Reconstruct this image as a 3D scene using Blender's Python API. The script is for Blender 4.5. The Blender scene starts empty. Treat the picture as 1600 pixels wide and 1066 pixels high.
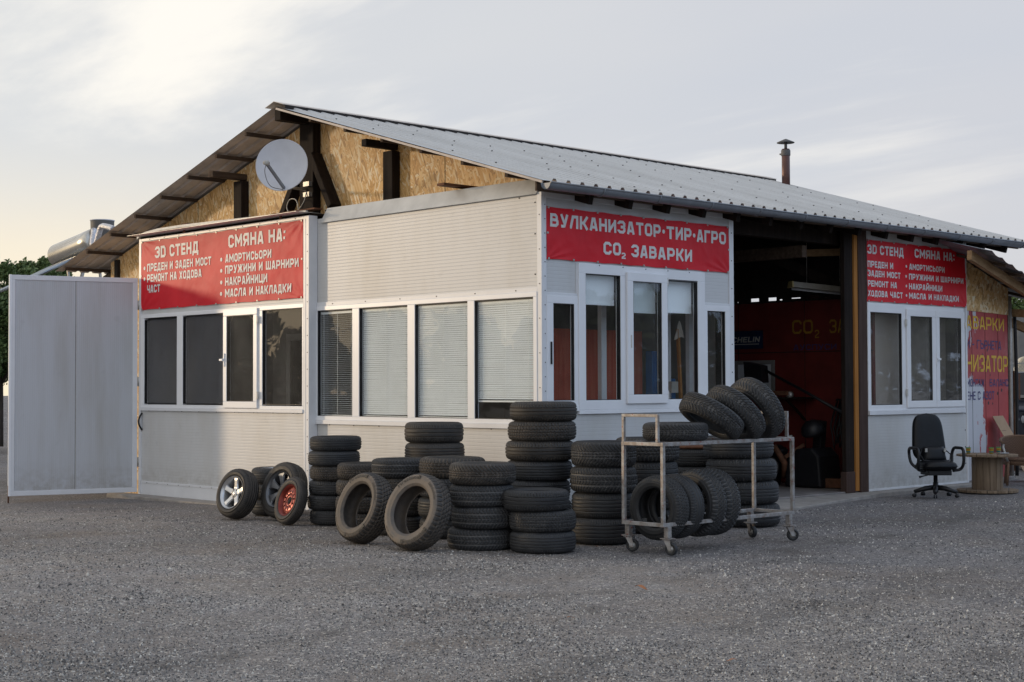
import bpy, bmesh, math, random
from mathutils import Matrix, Vector, noise
random.seed(7)
scene = bpy.context.scene
COL = scene.collection
R_ = math.radians
SINK = 0.015

# ------------------------------------------------------------------ camera
cam_d = bpy.data.cameras.new("camera"); cam = bpy.data.objects.new("camera", cam_d); COL.objects.link(cam)
cam_d.sensor_width = 36.0; cam_d.lens = 36.0 * 2369.4 / 1600.0; cam_d.clip_end = 3000; cam_d.clip_start = 0.1
_r = Vector((0.6896, 0.7242, -0.0037)); _u = Vector((0.0245, -0.0182, 0.9995)); _f = Vector((-0.7238, 0.6894, 0.0303))
cam.matrix_world = Matrix(((_r.x, _u.x, -_f.x, 11.885), (_r.y, _u.y, -_f.y, -11.776), (_r.z, _u.z, -_f.z, 1.5), (0, 0, 0, 1)))
scene.camera = cam

# ------------------------------------------------------------------ light, sky, exposure
SUN_DIR = Vector((-3.0, -1.9, 0.42)).normalized()        # towards the sun: low, on the left
sun_d = bpy.data.lights.new("sun", 'SUN'); sun_d.energy = 1.2; sun_d.angle = R_(3.2); sun_d.color = (1.0, 0.76, 0.50)
sun = bpy.data.objects.new("sun", sun_d); COL.objects.link(sun)
sun.rotation_euler = SUN_DIR.to_track_quat('Z', 'Y').to_euler()
SKY_GAIN = 1.2
world = bpy.data.worlds.new("World"); scene.world = world; world.use_nodes = True
def build_world():
    nt = world.node_tree; nt.nodes.clear(); N = nt.nodes.new; L = nt.links.new
    def math_(op, a, b=None, c=None, clamp=False):
        n = N('ShaderNodeMath'); n.operation = op; n.use_clamp = clamp
        for i, v in enumerate((a, b, c)):
            if v is None: continue
            if isinstance(v, (int, float)): n.inputs[i].default_value = v
            else: L(v, n.inputs[i])
        return n.outputs[0]
    def rng(v, a, b, c=0.0, d=1.0):
        n = N('ShaderNodeMapRange'); n.interpolation_type = 'SMOOTHSTEP'; L(v, n.inputs[0])
        for i, q in enumerate((a, b, c, d)): n.inputs[1 + i].default_value = q
        return n.outputs[0]
    def mix(f, a, b):
        n = N('ShaderNodeMix'); n.data_type = 'RGBA'
        if isinstance(f, float): n.inputs[0].default_value = f
        else: L(f, n.inputs[0])
        for i, v in ((6, a), (7, b)):
            if isinstance(v, tuple): n.inputs[i].default_value = (*v, 1)
            else: L(v, n.inputs[i])
        return n.outputs[2]
    out = N('ShaderNodeOutputWorld'); tc = N('ShaderNodeTexCoord'); D = tc.outputs['Generated']
    sep = N('ShaderNodeSeparateXYZ'); L(D, sep.inputs[0]); z = sep.outputs[2]
    dot = N('ShaderNodeVectorMath'); dot.operation = 'DOT_PRODUCT'; L(D, dot.inputs[0]); dot.inputs[1].default_value = (-0.845, -0.535, 0)
    s = dot.outputs['Value']
    # flat cloud layer seen in perspective
    zz = math_('ADD', math_('MAXIMUM', z, 0.0), 0.11)
    cv = N('ShaderNodeCombineXYZ'); L(math_('DIVIDE', sep.outputs[0], zz), cv.inputs[0]); L(math_('DIVIDE', sep.outputs[1], zz), cv.inputs[1])
    mp = N('ShaderNodeMapping'); L(cv.outputs[0], mp.inputs[0]); mp.inputs['Rotation'].default_value = (0, 0, R_(46)); mp.inputs['Scale'].default_value = (0.42, 1.0, 1); mp.inputs['Location'].default_value = (3.1, 0.55, 0)
    n1 = N('ShaderNodeTexNoise'); L(mp.outputs[0], n1.inputs['Vector']); n1.inputs['Scale'].default_value = 0.85; n1.inputs['Detail'].default_value = 9; n1.inputs['Roughness'].default_value = 0.56; n1.inputs['Distortion'].default_value = 0.3
    n2 = N('ShaderNodeTexNoise'); L(mp.outputs[0], n2.inputs['Vector']); n2.inputs['Scale'].default_value = 0.45; n2.inputs['Detail'].default_value = 4
    grey = mix(rng(s, -0.25, 0.6), (0.575, 0.58, 0.62), (0.65, 0.66, 0.67))
    grey = mix(rng(z, 0.0, 0.13), mix(rng(s, -0.2, 0.4), (0.61, 0.59, 0.60), (0.68, 0.66, 0.64)), grey)
    grey = mix(math_('MULTIPLY', rng(n2.outputs[0], 0.40, 0.62), 0.85), grey, (0.53, 0.56, 0.625))
    band = math_('MULTIPLY', rng(n1.outputs[0], 0.47, 0.62), rng(z, 0.06, 0.20))
    col = mix(math_('MULTIPLY', band, 0.9), grey, (0.93, 0.89, 0.82))
    warm = math_('MULTIPLY', rng(s, 0.16, 0.52), rng(z, 0.17, 0.05))
    wn = math_('MULTIPLY', warm, rng(n2.outputs[0], 0.2, 0.62, 0.72, 1.0))
    col = mix(wn, col, (0.92, 0.80, 0.60))
    # bluer overhead and away from the sun
    col = mix(math_('MULTIPLY', rng(s, -0.14, -0.62), 0.9), col, (0.50, 0.64, 0.87))
    # brighter cloud towards the zenith and away from the sun
    boost = math_('ADD', rng(z, 0.3, 0.95, 1.0, 1.06), math_('MULTIPLY', rng(s, -0.25, -0.9), 0.12))
    bg = N('ShaderNodeBackground'); L(col, bg.inputs[0]); L(math_('MULTIPLY', boost, SKY_GAIN), bg.inputs[1])
    sky = N('ShaderNodeTexSky'); sky.sky_type = 'NISHITA'; sky.sun_disc = False; sky.sun_elevation = math.asin(SUN_DIR.z); sky.sun_rotation = math.atan2(SUN_DIR.x, SUN_DIR.y)
    bs = N('ShaderNodeBackground'); L(sky.outputs[0], bs.inputs[0]); bs.inputs[1].default_value = 0.10
    ms = N('ShaderNodeMixShader'); ms.inputs[0].default_value = 0.92; L(bs.outputs[0], ms.inputs[1]); L(bg.outputs[0], ms.inputs[2]); L(ms.outputs[0], out.inputs[0])
build_world()
scene.view_settings.view_transform = 'Standard'; scene.view_settings.look = 'None'
scene.view_settings.exposure = 0.0; scene.view_settings.gamma = 1.0
scene.cycles.max_bounces = 8; scene.cycles.transparent_max_bounces = 16

# ------------------------------------------------------------------ materials
class NT:
    def __init__(s, name):
        s.m = bpy.data.materials.new(name); s.m.use_nodes = True; s.t = s.m.node_tree; s.t.nodes.clear()
        s.out = s.t.nodes.new('ShaderNodeOutputMaterial'); s.tc = s.t.nodes.new('ShaderNodeTexCoord')
    def n(s, typ, props=None, **ins):
        nd = s.t.nodes.new(typ)
        for k, v in (props or {}).items(): setattr(nd, k, v)
        for k, v in ins.items(): s.set(nd, k.replace('_', ' '), v)
        return nd
    def set(s, nd, k, v):
        sock = nd.inputs[int(k)] if k.strip().isdigit() else nd.inputs[k]
        if hasattr(v, 'is_linked') or isinstance(v, bpy.types.NodeSocket): s.t.links.new(v, sock)
        elif isinstance(v, tuple) and sock.type == 'RGBA' and len(v) == 3: sock.default_value = (*v, 1)
        else: sock.default_value = v
    def math(s, op, a, b=0.0, clamp=False):
        nd = s.n('ShaderNodeMath', dict(operation=op, use_clamp=clamp)); s.set(nd, '0', a); s.set(nd, '1', b); return nd.outputs[0]
    def rng(s, v, a, b, c=0.0, d=1.0):
        nd = s.n('ShaderNodeMapRange'); s.set(nd, '0', v)
        for i, q in enumerate((a, b, c, d)): nd.inputs[i + 1].default_value = q
        return nd.outputs[0]
    def mix(s, f, a, b, mode='MIX'):
        nd = s.n('ShaderNodeMix', dict(data_type='RGBA', blend_type=mode)); s.set(nd, '0', f); s.set(nd, '6', a); s.set(nd, '7', b); return nd.outputs[2]
    def coord(s, scale=(1, 1, 1), rot=(0, 0, 0), src='Object', loc=(0, 0, 0)):
        nd = s.n('ShaderNodeMapping'); s.t.links.new(s.tc.outputs[src], nd.inputs[0]); nd.inputs['Scale'].default_value = scale; nd.inputs['Rotation'].default_value = rot; nd.inputs['Location'].default_value = loc
        return nd.outputs[0]
    def noise(s, scale, detail=3, rough=0.5, vec=None, out=0):
        nd = s.n('ShaderNodeTexNoise', None, Scale=scale, Detail=detail, Roughness=rough)
        s.t.links.new(vec if vec is not None else s.tc.outputs['Object'], nd.inputs['Vector']); return nd.outputs[out]
    def vor(s, scale, vec=None, out='Distance', feature='F1'):
        nd = s.n('ShaderNodeTexVoronoi', dict(feature=feature), Scale=scale)
        s.t.links.new(vec if vec is not None else s.tc.outputs['Object'], nd.inputs['Vector']); return nd.outputs[out]
    def bump(s, h, dist=0.01, strength=1.0, normal=None):
        nd = s.n('ShaderNodeBump', None, Height=h, Distance=dist, Strength=strength)
        if normal is not None: s.t.links.new(normal, nd.inputs['Normal'])
        return nd.outputs[0]
    def bsdf(s, col, rough=0.6, metal=0.0, normal=None, **kw):
        b = s.n('ShaderNodeBsdfPrincipled'); s.set(b, 'Base Color', col); s.set(b, 'Roughness', rough); s.set(b, 'Metallic', metal)
        if normal is not None: s.t.links.new(normal, b.inputs['Normal'])
        for k, v in kw.items(): s.set(b, k.replace('_', ' '), v)
        s.t.links.new(b.outputs[0], s.out.inputs[0]); return b

def plain(name, col, rough=0.6, metal=0.0, var=0.18, scale=6.0, bump=0.0, bscale=60):
    t = NT(name); nz = t.noise(scale, 5, 0.6)
    c = t.mix(t.rng(nz, 0.3, 0.7), tuple(x * (1 - var) for x in col), tuple(min(1, x * (1 + var)) for x in col))
    nrm = t.bump(t.noise(bscale, 4), bump) if bump else None
    t.bsdf(c, rough, metal, nrm); return t.m

def panel_mat(name, col, axis, pitch, depth=0.0009, dirt=0.19):
    t = NT(name); sp = t.n('ShaderNodeSeparateXYZ'); t.t.links.new(t.tc.outputs['Object'], sp.inputs[0])
    f = t.math('FRACT', t.math('DIVIDE', sp.outputs[axis], pitch)); tri = t.math('ABSOLUTE', t.math('SUBTRACT', f, 0.5))
    groove = t.rng(tri, 0.0, 0.13)
    st = t.noise(1.0, 6, 0.65, t.coord((0.9, 0.9, 0.28) if axis == 2 else (3, 3, 0.3)))
    sm = t.noise(5.0, 5, 0.6)
    d = tuple(x * q for x, q in zip(col, (0.78, 0.74, 0.67)))
    c = t.mix(t.math('MULTIPLY', t.rng(st, 0.45, 0.75), dirt * 4), col, d)
    c = t.mix(t.math('MULTIPLY', t.rng(sm, 0.62, 0.8), dirt * 2.5), c, tuple(x * 0.7 for x in col))
    low = t.rng(sp.outputs[2], 0.45, -0.1)     # splashed dirt near the ground
    c = t.mix(t.math('MULTIPLY', t.math('MULTIPLY', low, t.rng(t.noise(9, 6, 0.7), 0.38, 0.65)), 0.75), c, (0.30, 0.27, 0.23))
    c = t.mix(t.math('MULTIPLY', t.math('SUBTRACT', 1.0, groove), 0.15), c, tuple(x * 0.55 for x in col))
    nrm = t.bump(t.math('ADD', groove, t.math('MULTIPLY', t.noise(0.9, 2), 1.2)), depth)
    t.bsdf(c, 0.42, 0.0, nrm); return t.m

def osb_mat():
    t = NT("oriented strand board"); acc = None; h = None
    layers = [((2.4, 2.4, 12), R_(18), 2.9), ((2.7, 2.7, 15), R_(-38), 3.3), ((2.2, 2.2, 12), R_(68), 3.1), ((2.9, 2.9, 14), R_(112), 2.8)]
    for i, (sc, rot, s0) in enumerate(layers):
        # strands lie in the wall plane: turn about the wall normal then stretch
        rotv = t.n('ShaderNodeVectorRotate', dict(rotation_type='AXIS_ANGLE')); t.t.links.new(t.tc.outputs['Object'], rotv.inputs['Vector']); rotv.inputs['Axis'].default_value = (0.15, 1, 0); rotv.inputs['Angle'].default_value = rot
        mp = t.n('ShaderNodeMapping'); t.t.links.new(rotv.outputs[0], mp.inputs[0]); mp.inputs['Scale'].default_value = sc; mp.inputs['Location'].default_value = (i * 3.1, i * 1.7, i * 5.3)
        v = t.n('ShaderNodeTexVoronoi', None, Scale=s0); t.t.links.new(mp.outputs[0], v.inputs['Vector'])
        bw = t.n('ShaderNodeSeparateColor'); t.t.links.new(v.outputs['Color'], bw.inputs[0])
        cr = t.n('ShaderNodeValToRGB'); e = cr.color_ramp.elements; e[0].position = 0.0; e[0].color = (0.38, 0.19, 0.06, 1); e[1].position = 1.0; e[1].color = (1.0, 0.88, 0.64, 1)
        for p, c in ((0.15, (0.62, 0.34, 0.10)), (0.45, (0.78, 0.47, 0.17)), (0.75, (0.90, 0.63, 0.30))):
            q = e.new(p); q.color = (*c, 1)
        t.t.links.new(bw.outputs[0], cr.inputs[0])
        if acc is None: acc = cr.outputs[0]; h = bw.outputs[1]
        else:
            sel = t.rng(bw.outputs[2], 0.52, 0.56); acc = t.mix(sel, acc, cr.outputs[0]); h = t.mix(sel, h, bw.outputs[1])
    big = t.noise(0.9, 3); acc = t.mix(t.rng(big, 0.4, 0.65), t.mix(0.18, acc, (0.55, 0.46, 0.34)), t.mix(0.22, acc, (0.70, 0.38, 0.10)))
    t.bsdf(acc, 0.62, 0, t.bump(h, 0.004)); return t.m

def wood_mat(name, a, b, axis=2, sc=1.0, rough=0.75):
    t = NT(name); s = [22 * sc] * 3; s[axis] = 1.2 * sc
    nz = t.noise(1.0, 6, 0.62, t.coord(tuple(s))); kn = t.noise(2.2, 3)
    c = t.mix(t.rng(nz, 0.3, 0.72), a, b); c = t.mix(t.math('MULTIPLY', t.rng(kn, 0.55, 0.75), 0.5), c, tuple(x * 0.5 for x in a))
    t.bsdf(c, rough, 0, t.bump(nz, 0.004), Specular_IOR_Level=0.15); return t.m

def rubber_mat(name, base, dust, amount):
    t = NT(name); at = t.n('ShaderNodeAttribute', dict(attribute_name='groove'))
    oi = t.n('ShaderNodeObjectInfo')
    vec = t.n('ShaderNodeVectorMath', dict(operation='ADD')); t.t.links.new(t.tc.outputs['Object'], vec.inputs[0])
    cx = t.n('ShaderNodeCombineXYZ'); t.set(cx, '0', t.math('MULTIPLY', oi.outputs['Random'], 37.0)); t.set(cx, '2', t.math('MULTIPLY', oi.outputs['Random'], 11.0)); t.t.links.new(cx.outputs[0], vec.inputs[1])
    nz = t.noise(7, 6, 0.65, vec.outputs[0]); fine = t.noise(90, 3, 0.6, vec.outputs[0])
    f = t.math('MULTIPLY', t.rng(nz, 0.35, 0.72), amount)
    f = t.math('ADD', f, t.math('MULTIPLY', at.outputs['Fac'], t.math('MULTIPLY', t.rng(nz, 0.3, 0.7, 0.35, 1.1), 0.9)), True)
    tone = t.math('ADD', 0.7, t.math('MULTIPLY', oi.outputs['Random'], 0.7))
    b2 = t.mix(1.0, base, t.n('ShaderNodeCombineXYZ', None, X=tone, Y=tone, Z=tone).outputs[0], 'MULTIPLY')
    c = t.mix(f, b2, dust); c = t.mix(t.math('MULTIPLY', t.rng(fine, 0.6, 0.75), 0.25), c, dust)
    t.bsdf(c, t.rng(nz, 0.3, 0.7, 0.5, 0.75), 0, t.bump(fine, 0.0012)); return t.m

def glass_mat(name, tint, k=1.0, base=0.0, dust=0.0):
    t = NT(name); ge = t.n('ShaderNodeNewGeometry'); dt = t.n('ShaderNodeVectorMath', dict(operation='DOT_PRODUCT')); t.t.links.new(ge.outputs['Incoming'], dt.inputs[0]); t.t.links.new(ge.outputs['Normal'], dt.inputs[1])
    inv = t.math('SUBTRACT', 1.0, t.math('ABSOLUTE', dt.outputs['Value']), True); fr = t.math('ADD', 0.042, t.math('MULTIPLY', t.math('POWER', inv, 5.0), 0.95))
    tr = t.n('ShaderNodeBsdfTransparent', None, Color=tint); gl = t.n('ShaderNodeBsdfGlossy', None, Roughness=0.015, Color=(0.95, 0.97, 1.0))
    w = t.noise(0.8, 2); t.t.links.new(t.bump(w, 0.006), gl.inputs['Normal'])
    ms = t.n('ShaderNodeMixShader'); t.set(ms, '0', t.math('ADD', t.math('MULTIPLY', fr, k), base, True)); t.t.links.new(tr.outputs[0], ms.inputs[1]); t.t.links.new(gl.outputs[0], ms.inputs[2])
    if dust:
        df = t.n('ShaderNodeBsdfDiffuse', None, Color=(0.55, 0.52, 0.48)); m2 = t.n('ShaderNodeMixShader'); t.set(m2, '0', t.math('MULTIPLY', t.rng(t.noise(2.2, 5, 0.65, t.coord((1, 1, .5))), 0.3, 0.7, 0.5, 1.3), dust)); t.t.links.new(ms.outputs[0], m2.inputs[1]); t.t.links.new(df.outputs[0], m2.inputs[2]); ms = m2
    t.t.links.new(ms.outputs[0], t.out.inputs[0]); return t.m

def ground_mat():
    t = NT("grey gravel yard")
    big = t.noise(0.35, 5, 0.6); mid = t.noise(1.6, 6, 0.65); pat = t.noise(5.0, 5, 0.7)
    warp = t.noise(7, 2, 0.5, None, 1)
    v1 = t.n('ShaderNodeTexVoronoi', None, Scale=52.0, Randomness=1.0); t.t.links.new(t.tc.outputs['Object'], v1.inputs['Vector'])
    v2 = t.n('ShaderNodeTexVoronoi', None, Scale=125.0); t.t.links.new(t.tc.outputs['Object'], v2.inputs['Vector'])
    s1 = t.n('ShaderNodeSeparateColor'); t.t.links.new(v1.outputs['Color'], s1.inputs[0])
    s2 = t.n('ShaderNodeSeparateColor'); t.t.links.new(v2.outputs['Color'], s2.inputs[0])
    def ramp(v, pts):
        cr = t.n('ShaderNodeValToRGB'); e = cr.color_ramp.elements
        e[0].position, e[0].color = pts[0][0], (*pts[0][1], 1); e[1].position, e[1].color = pts[-1][0], (*pts[-1][1], 1)
        for p, c in pts[1:-1]: q = e.new(p); q.color = (*c, 1)
        t.t.links.new(v, cr.inputs[0]); return cr.outputs[0]
    st = ramp(s1.outputs[0], [(0, (0.100, 0.095, 0.093)), (0.45, (0.225, 0.212, 0.206)), (0.8, (0.382, 0.357, 0.338)), (0.93, (0.583, 0.541, 0.492)), (1.0, (1.075, 0.996, 0.861))])
    fi = ramp(s2.outputs[0], [(0, (0.111, 0.104, 0.099)), (0.5, (0.213, 0.195, 0.184)), (0.88, (0.382, 0.346, 0.318)), (1.0, (0.942, 0.866, 0.759))])
    c = t.mix(t.rng(s1.outputs[1], 0.35, 0.6), fi, st)
    dust = (0.280, 0.233, 0.184)
    c = t.mix(t.math('MULTIPLY', t.rng(mid, 0.42, 0.7), 0.55), c, dust)
    c = t.mix(t.math('MULTIPLY', t.rng(big, 0.42, 0.66), 0.35), c, (0.358, 0.336, 0.328))
    c = t.mix(t.math('MULTIPLY', t.rng(t.noise(0.9, 6, 0.7, t.coord((1, 1, 1), (0, 0, 0.6), 'Object', (4, 9, 0))), 0.55, 0.72), 0.6), c, (0.123, 0.108, 0.093))
    # worn pale scuffs, drawn out along the wheel tracks
    sc = t.noise(1.0, 4, 0.6, t.coord((1.1, 3.6, 1), (0, 0, R_(-44)), 'Object', (2.3, 1.2, 0)))
    c = t.mix(t.math('MULTIPLY', t.rng(sc, 0.70, 0.76), 0.45), c, (0.672, 0.616, 0.544))
    c = t.mix(t.math('MULTIPLY', t.rng(t.noise(0.55, 7, 0.68, t.coord((1, 1, 1), (0, 0, -.4), 'Object', (7, 2, 0))), 0.5, 0.66), 0.42), c, (0.219, 0.165, 0.122))
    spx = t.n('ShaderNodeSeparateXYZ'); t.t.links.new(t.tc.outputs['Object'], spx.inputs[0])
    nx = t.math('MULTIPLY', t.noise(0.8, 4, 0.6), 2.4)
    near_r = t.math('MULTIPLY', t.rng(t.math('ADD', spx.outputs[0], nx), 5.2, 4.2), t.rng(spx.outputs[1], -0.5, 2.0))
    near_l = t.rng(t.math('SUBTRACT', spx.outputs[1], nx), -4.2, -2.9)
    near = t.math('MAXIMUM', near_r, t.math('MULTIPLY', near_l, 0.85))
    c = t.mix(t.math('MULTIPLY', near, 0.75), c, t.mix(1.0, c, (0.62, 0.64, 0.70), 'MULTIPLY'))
    pale = t.rng(t.noise(1.3, 7, 0.7, t.coord((1, 1, 1), (0, 0, 1.1), 'Object', (1, 5, 0))), 0.56, 0.70)
    c = t.mix(t.math('MULTIPLY', pale, 0.38), c, (0.30, 0.295, 0.29))
    tr = t.n('ShaderNodeVectorRotate', dict(rotation_type='Z_AXIS')); t.t.links.new(t.tc.outputs['Object'], tr.inputs['Vector']); tr.inputs['Angle'].default_value = R_(-97)
    ts = t.n('ShaderNodeSeparateXYZ'); t.t.links.new(tr.outputs[0], ts.inputs[0]); wob = t.math('MULTIPLY', t.math('SUBTRACT', t.noise(0.35, 3), 0.5), 1.6)
    for off in (-3.5, -5.4, -6.9, -8.7):
        dd = t.math('ABSOLUTE', t.math('ADD', t.math('SUBTRACT', ts.outputs[1], off), wob))
        c = t.mix(t.math('MULTIPLY', t.math('MULTIPLY', t.rng(dd, 0.26, 0.06), t.rng(t.noise(1.2, 4, 0.65), 0.4, 0.62)), 0.55), c, (0.085, 0.074, 0.064))
    tone = t.rng(t.noise(0.22, 5, 0.62, t.coord((1, 1, 1), (0, 0, .3), 'Object', (11, 3, 0))), 0.34, 0.66, 0.74, 1.10)
    c = t.mix(1.0, c, t.n('ShaderNodeCombineXYZ', None, X=tone, Y=tone, Z=tone).outputs[0], 'MULTIPLY')
    hgt = t.math('ADD', t.math('MULTIPLY', v1.outputs['Distance'], -0.9), t.math('MULTIPLY', v2.outputs['Distance'], -0.4))
    n1 = t.bump(hgt, 0.02, 1.0); n2 = t.bump(t.math('ADD', mid, pat), 0.03, 0.6, n1)
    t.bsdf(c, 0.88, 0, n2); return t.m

M = {}
M['ground'] = ground_mat()
M['panel'] = panel_mat("white ribbed sandwich panel", (0.625, 0.63, 0.63), 2, 0.042)
M['gatepanel'] = panel_mat("white upright ribbed panel", (0.55, 0.565, 0.59), 0, 0.03, 0.0012)
M['trim'] = plain("white aluminium trim", (0.74, 0.75, 0.77), 0.38, 0, 0.05, 3)
M['dirtytrim'] = plain("weathered white trim", (0.62, 0.60, 0.56), 0.5, 0, 0.16, 9)
M['pvc'] = plain("white window plastic", (0.84, 0.85, 0.87), 0.3, 0, 0.03, 3)
M['zinc'] = plain("zinc flashing", (0.62, 0.62, 0.60), 0.42, 0.25, 0.12, 4)
M['gutter'] = plain("grey metal gutter", (0.23, 0.245, 0.27), 0.45, 0.3, 0.15, 5)
def roof_mat():
    t = NT("pale roofing sheet"); nz = t.noise(0.7, 6, 0.65, t.coord((0.25, 1.8, 1))); fn = t.noise(14, 5, 0.7)
    c = t.mix(t.rng(nz, 0.35, 0.7), (0.60, 0.605, 0.60), (0.48, 0.482, 0.475)); c = t.mix(t.math('MULTIPLY', t.rng(fn, 0.55, 0.75), 0.35), c, (0.24, 0.22, 0.19))
    t.bsdf(c, 0.5, 0.0); return t.m
M['roof'] = roof_mat()
M['under'] = plain("brown grey sheet underside", (0.64, 0.56, 0.49), 0.7, 0.0, 0.2, 3)
M['osb'] = osb_mat()
M['darkwood'] = wood_mat("dark stained timber", (0.009, 0.006, 0.005), (0.03, 0.021, 0.016), 2)
M['purlin'] = wood_mat("old brown batten", (0.05, 0.032, 0.022), (0.12, 0.085, 0.06), 1)
M['lightwood'] = wood_mat("raw pine beam", (0.26, 0.15, 0.075), (0.42, 0.28, 0.15), 1)
M['orangewood'] = wood_mat("orange pine strip", (0.32, 0.13, 0.03), (0.46, 0.21, 0.06), 2)
M['brownpost'] = wood_mat("brown painted post", (0.05, 0.03, 0.024), (0.09, 0.058, 0.048), 2)
M['greywood'] = wood_mat("weathered grey timber", (0.13, 0.09, 0.058), (0.31, 0.235, 0.165), 2)
M['letter'] = plain("white banner print", (0.74, 0.72, 0.70), 0.47, 0, 0.08, 20)
def banner_mat(name, col):
    t = NT(name); nz = t.noise(1.4, 5, 0.6); c = t.mix(t.rng(nz, 0.35, 0.7), col, tuple(x * 0.82 for x in col))
    t.bsdf(c, 0.50, 0, t.bump(t.noise(2.2, 3, 0.5), 0.02), Specular_IOR_Level=0.33); return t.m
M['banner'] = banner_mat("red banner vinyl", (0.72, 0.008, 0.020))
M['black'] = plain("black plastic", (0.008, 0.008, 0.010), 0.5, 0, 0.3, 9)
M['leather'] = plain("black chair leather", (0.004, 0.005, 0.007), 0.40, 0, 0.3, 12, 0.001, 200)
M['screw'] = plain("dark screw heads", (0.06, 0.055, 0.05), 0.5, 0.6)
M['porchwall'] = plain("beige porch wall", (0.42, 0.40, 0.37), 0.8, 0, 0.1, 3)
M['porchframe'] = plain("pale porch frames", (0.75, 0.73, 0.69), 0.7, 0, 0.05, 3)
M['porchdark'] = plain("dark porch ceiling", (0.06, 0.055, 0.05), 0.85)
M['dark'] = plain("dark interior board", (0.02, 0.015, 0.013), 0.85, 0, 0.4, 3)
M['inwall'] = plain("grey interior wall", (0.22, 0.21, 0.20), 0.8, 0, 0.12, 3)
M['inlight'] = plain("pale interior wall", (0.42, 0.40, 0.36), 0.8, 0, 0.1, 3)
M['booth_red'] = wood_mat("red brown board", (0.46, 0.085, 0.05), (0.58, 0.15, 0.085), 2)
M['blue'] = plain("blue machine paint", (0.03, 0.16, 0.42), 0.4, 0, 0.15)
M['concrete'] = plain("pale concrete", (0.30, 0.275, 0.25), 0.9, 0, 0.25, 5, 0.006, 30)
M['floor'] = plain("worn concrete floor", (0.20, 0.18, 0.17), 0.6, 0, 0.3, 3)
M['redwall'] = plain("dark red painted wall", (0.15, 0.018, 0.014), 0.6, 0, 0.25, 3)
def peel_mat():
    t = NT("peeling red paint"); sp = t.n('ShaderNodeSeparateXYZ'); t.t.links.new(t.tc.outputs['Object'], sp.inputs[0])
    zl = t.rng(sp.outputs[2], 1.75, 1.25, 0.0, 0.17); xl = t.rng(sp.outputs[1], 10.25, 9.85, -0.32, 0.06)
    nz = t.noise(3.0, 7, 0.62, t.coord((1, 1, 0.55)))
    pe = t.rng(t.math('ADD', nz, t.math('ADD', zl, xl)), 0.628, 0.636)
    f2 = t.noise(2.2, 4, 0.6)
    c = t.mix(t.rng(f2, 0.4, 0.65), (0.42, 0.045, 0.045), (0.50, 0.07, 0.065)); c = t.mix(t.math('MULTIPLY', t.rng(t.noise(1.6, 4), 0.57, 0.72), 0.5), c, (0.55, 0.36, 0.38))
    c = t.mix(pe, c, (0.60, 0.60, 0.63)); t.bsdf(c, 0.6, 0, t.bump(pe, -0.002)); return t.m
M['peel'] = peel_mat()
M['yellow'] = plain("yellow sign paint", (0.74, 0.44, 0.03), 0.6, 0, 0.2, 12)
M['yellow_shaded'] = plain("shaded yellow sign paint", (0.34, 0.19, 0.02), 0.6, 0, 0.3, 12)  # yellow sign paint darkened, indoor shade put into its colour
M['navy'] = plain("blue sign paint", (0.05, 0.045, 0.16), 0.6, 0, 0.25, 12)
M['darkblue'] = plain("dark blue poster", (0.008, 0.018, 0.06), 0.5, 0, 0.2)
M['paper'] = plain("grey white paper", (0.62, 0.64, 0.66), 0.7, 0, 0.05)
M['glass'] = glass_mat("window glass", (0.50, 0.52, 0.52), 1.0, 0.02)
M['clearglass'] = glass_mat("clear window glass", (0.97, 0.985, 0.985), 0.7, 0.0, 0.02)
M['dimglass'] = glass_mat("dim window glass", (0.90, 0.90, 0.90), 0.9, 0.0, 0.055)
M['blind'] = plain("white blind slats", (0.92, 0.94, 0.95), 0.45, 0, 0.04, 2)
M['shade'] = plain("grey roller shade", (0.62, 0.57, 0.50), 0.8, 0, 0.06, 2)
M['dish'] = plain("grey white dish", (0.60, 0.61, 0.65), 0.45, 0, 0.06, 5)
M['galv'] = plain("galvanised steel", (0.42, 0.41, 0.38), 0.45, 0.5, 0.2, 12)
def cart_mat():
    t = NT("worn cart steel"); nz = t.noise(14, 6, 0.7); c = t.mix(t.rng(nz, 0.42, 0.6), (0.38, 0.375, 0.37), (0.25, 0.215, 0.19)); c = t.mix(t.rng(t.noise(26, 4), 0.64, 0.7), c, (0.28, 0.05, 0.03))
    t.bsdf(c, 0.5, 0.35, t.bump(nz, 0.002)); return t.m
M['cart'] = cart_mat()
M['rust'] = plain("rusty steel", (0.14, 0.06, 0.03), 0.8, 0.2, 0.4, 14)
M['chimney'] = plain("brown enamelled pipe", (0.10, 0.045, 0.035), 0.35, 0.3, 0.25, 6)
M['rubber'] = rubber_mat("black tyre rubber", (0.016, 0.0172, 0.0195), (0.125, 0.122, 0.118), 0.10)
M['rubber_brown'] = rubber_mat("brown dusty tyre rubber", (0.019, 0.0185, 0.018), (0.14, 0.115, 0.092), 0.24)
M['rubber_dusty'] = rubber_mat("dust caked tyre rubber", (0.065, 0.060, 0.056), (0.26, 0.20, 0.145), 0.6)
M['tyretext'] = plain("raised tyre lettering", (0.018, 0.016, 0.014), 0.6)
M['alloy'] = plain("silver alloy wheel", (0.62, 0.62, 0.62), 0.28, 0.75, 0.08, 6)
M['darkalloy'] = plain("dark grey alloy wheel", (0.13, 0.135, 0.145), 0.33, 0.6, 0.2, 8)
M['redsteel'] = plain("rusty red steel wheel", (0.20, 0.028, 0.018), 0.30, 0.45, 0.3, 10)
M['cardboard'] = plain("brown cardboard", (0.40, 0.27, 0.165), 0.85, 0, 0.08, 5)
M['rattan'] = plain("woven brown rattan", (0.17, 0.10, 0.06), 0.7, 0, 0.3, 60, 0.01, 90)
M['tank'] = plain("polished tank steel", (0.55, 0.53, 0.48), 0.25, 0.8, 0.06)
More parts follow.
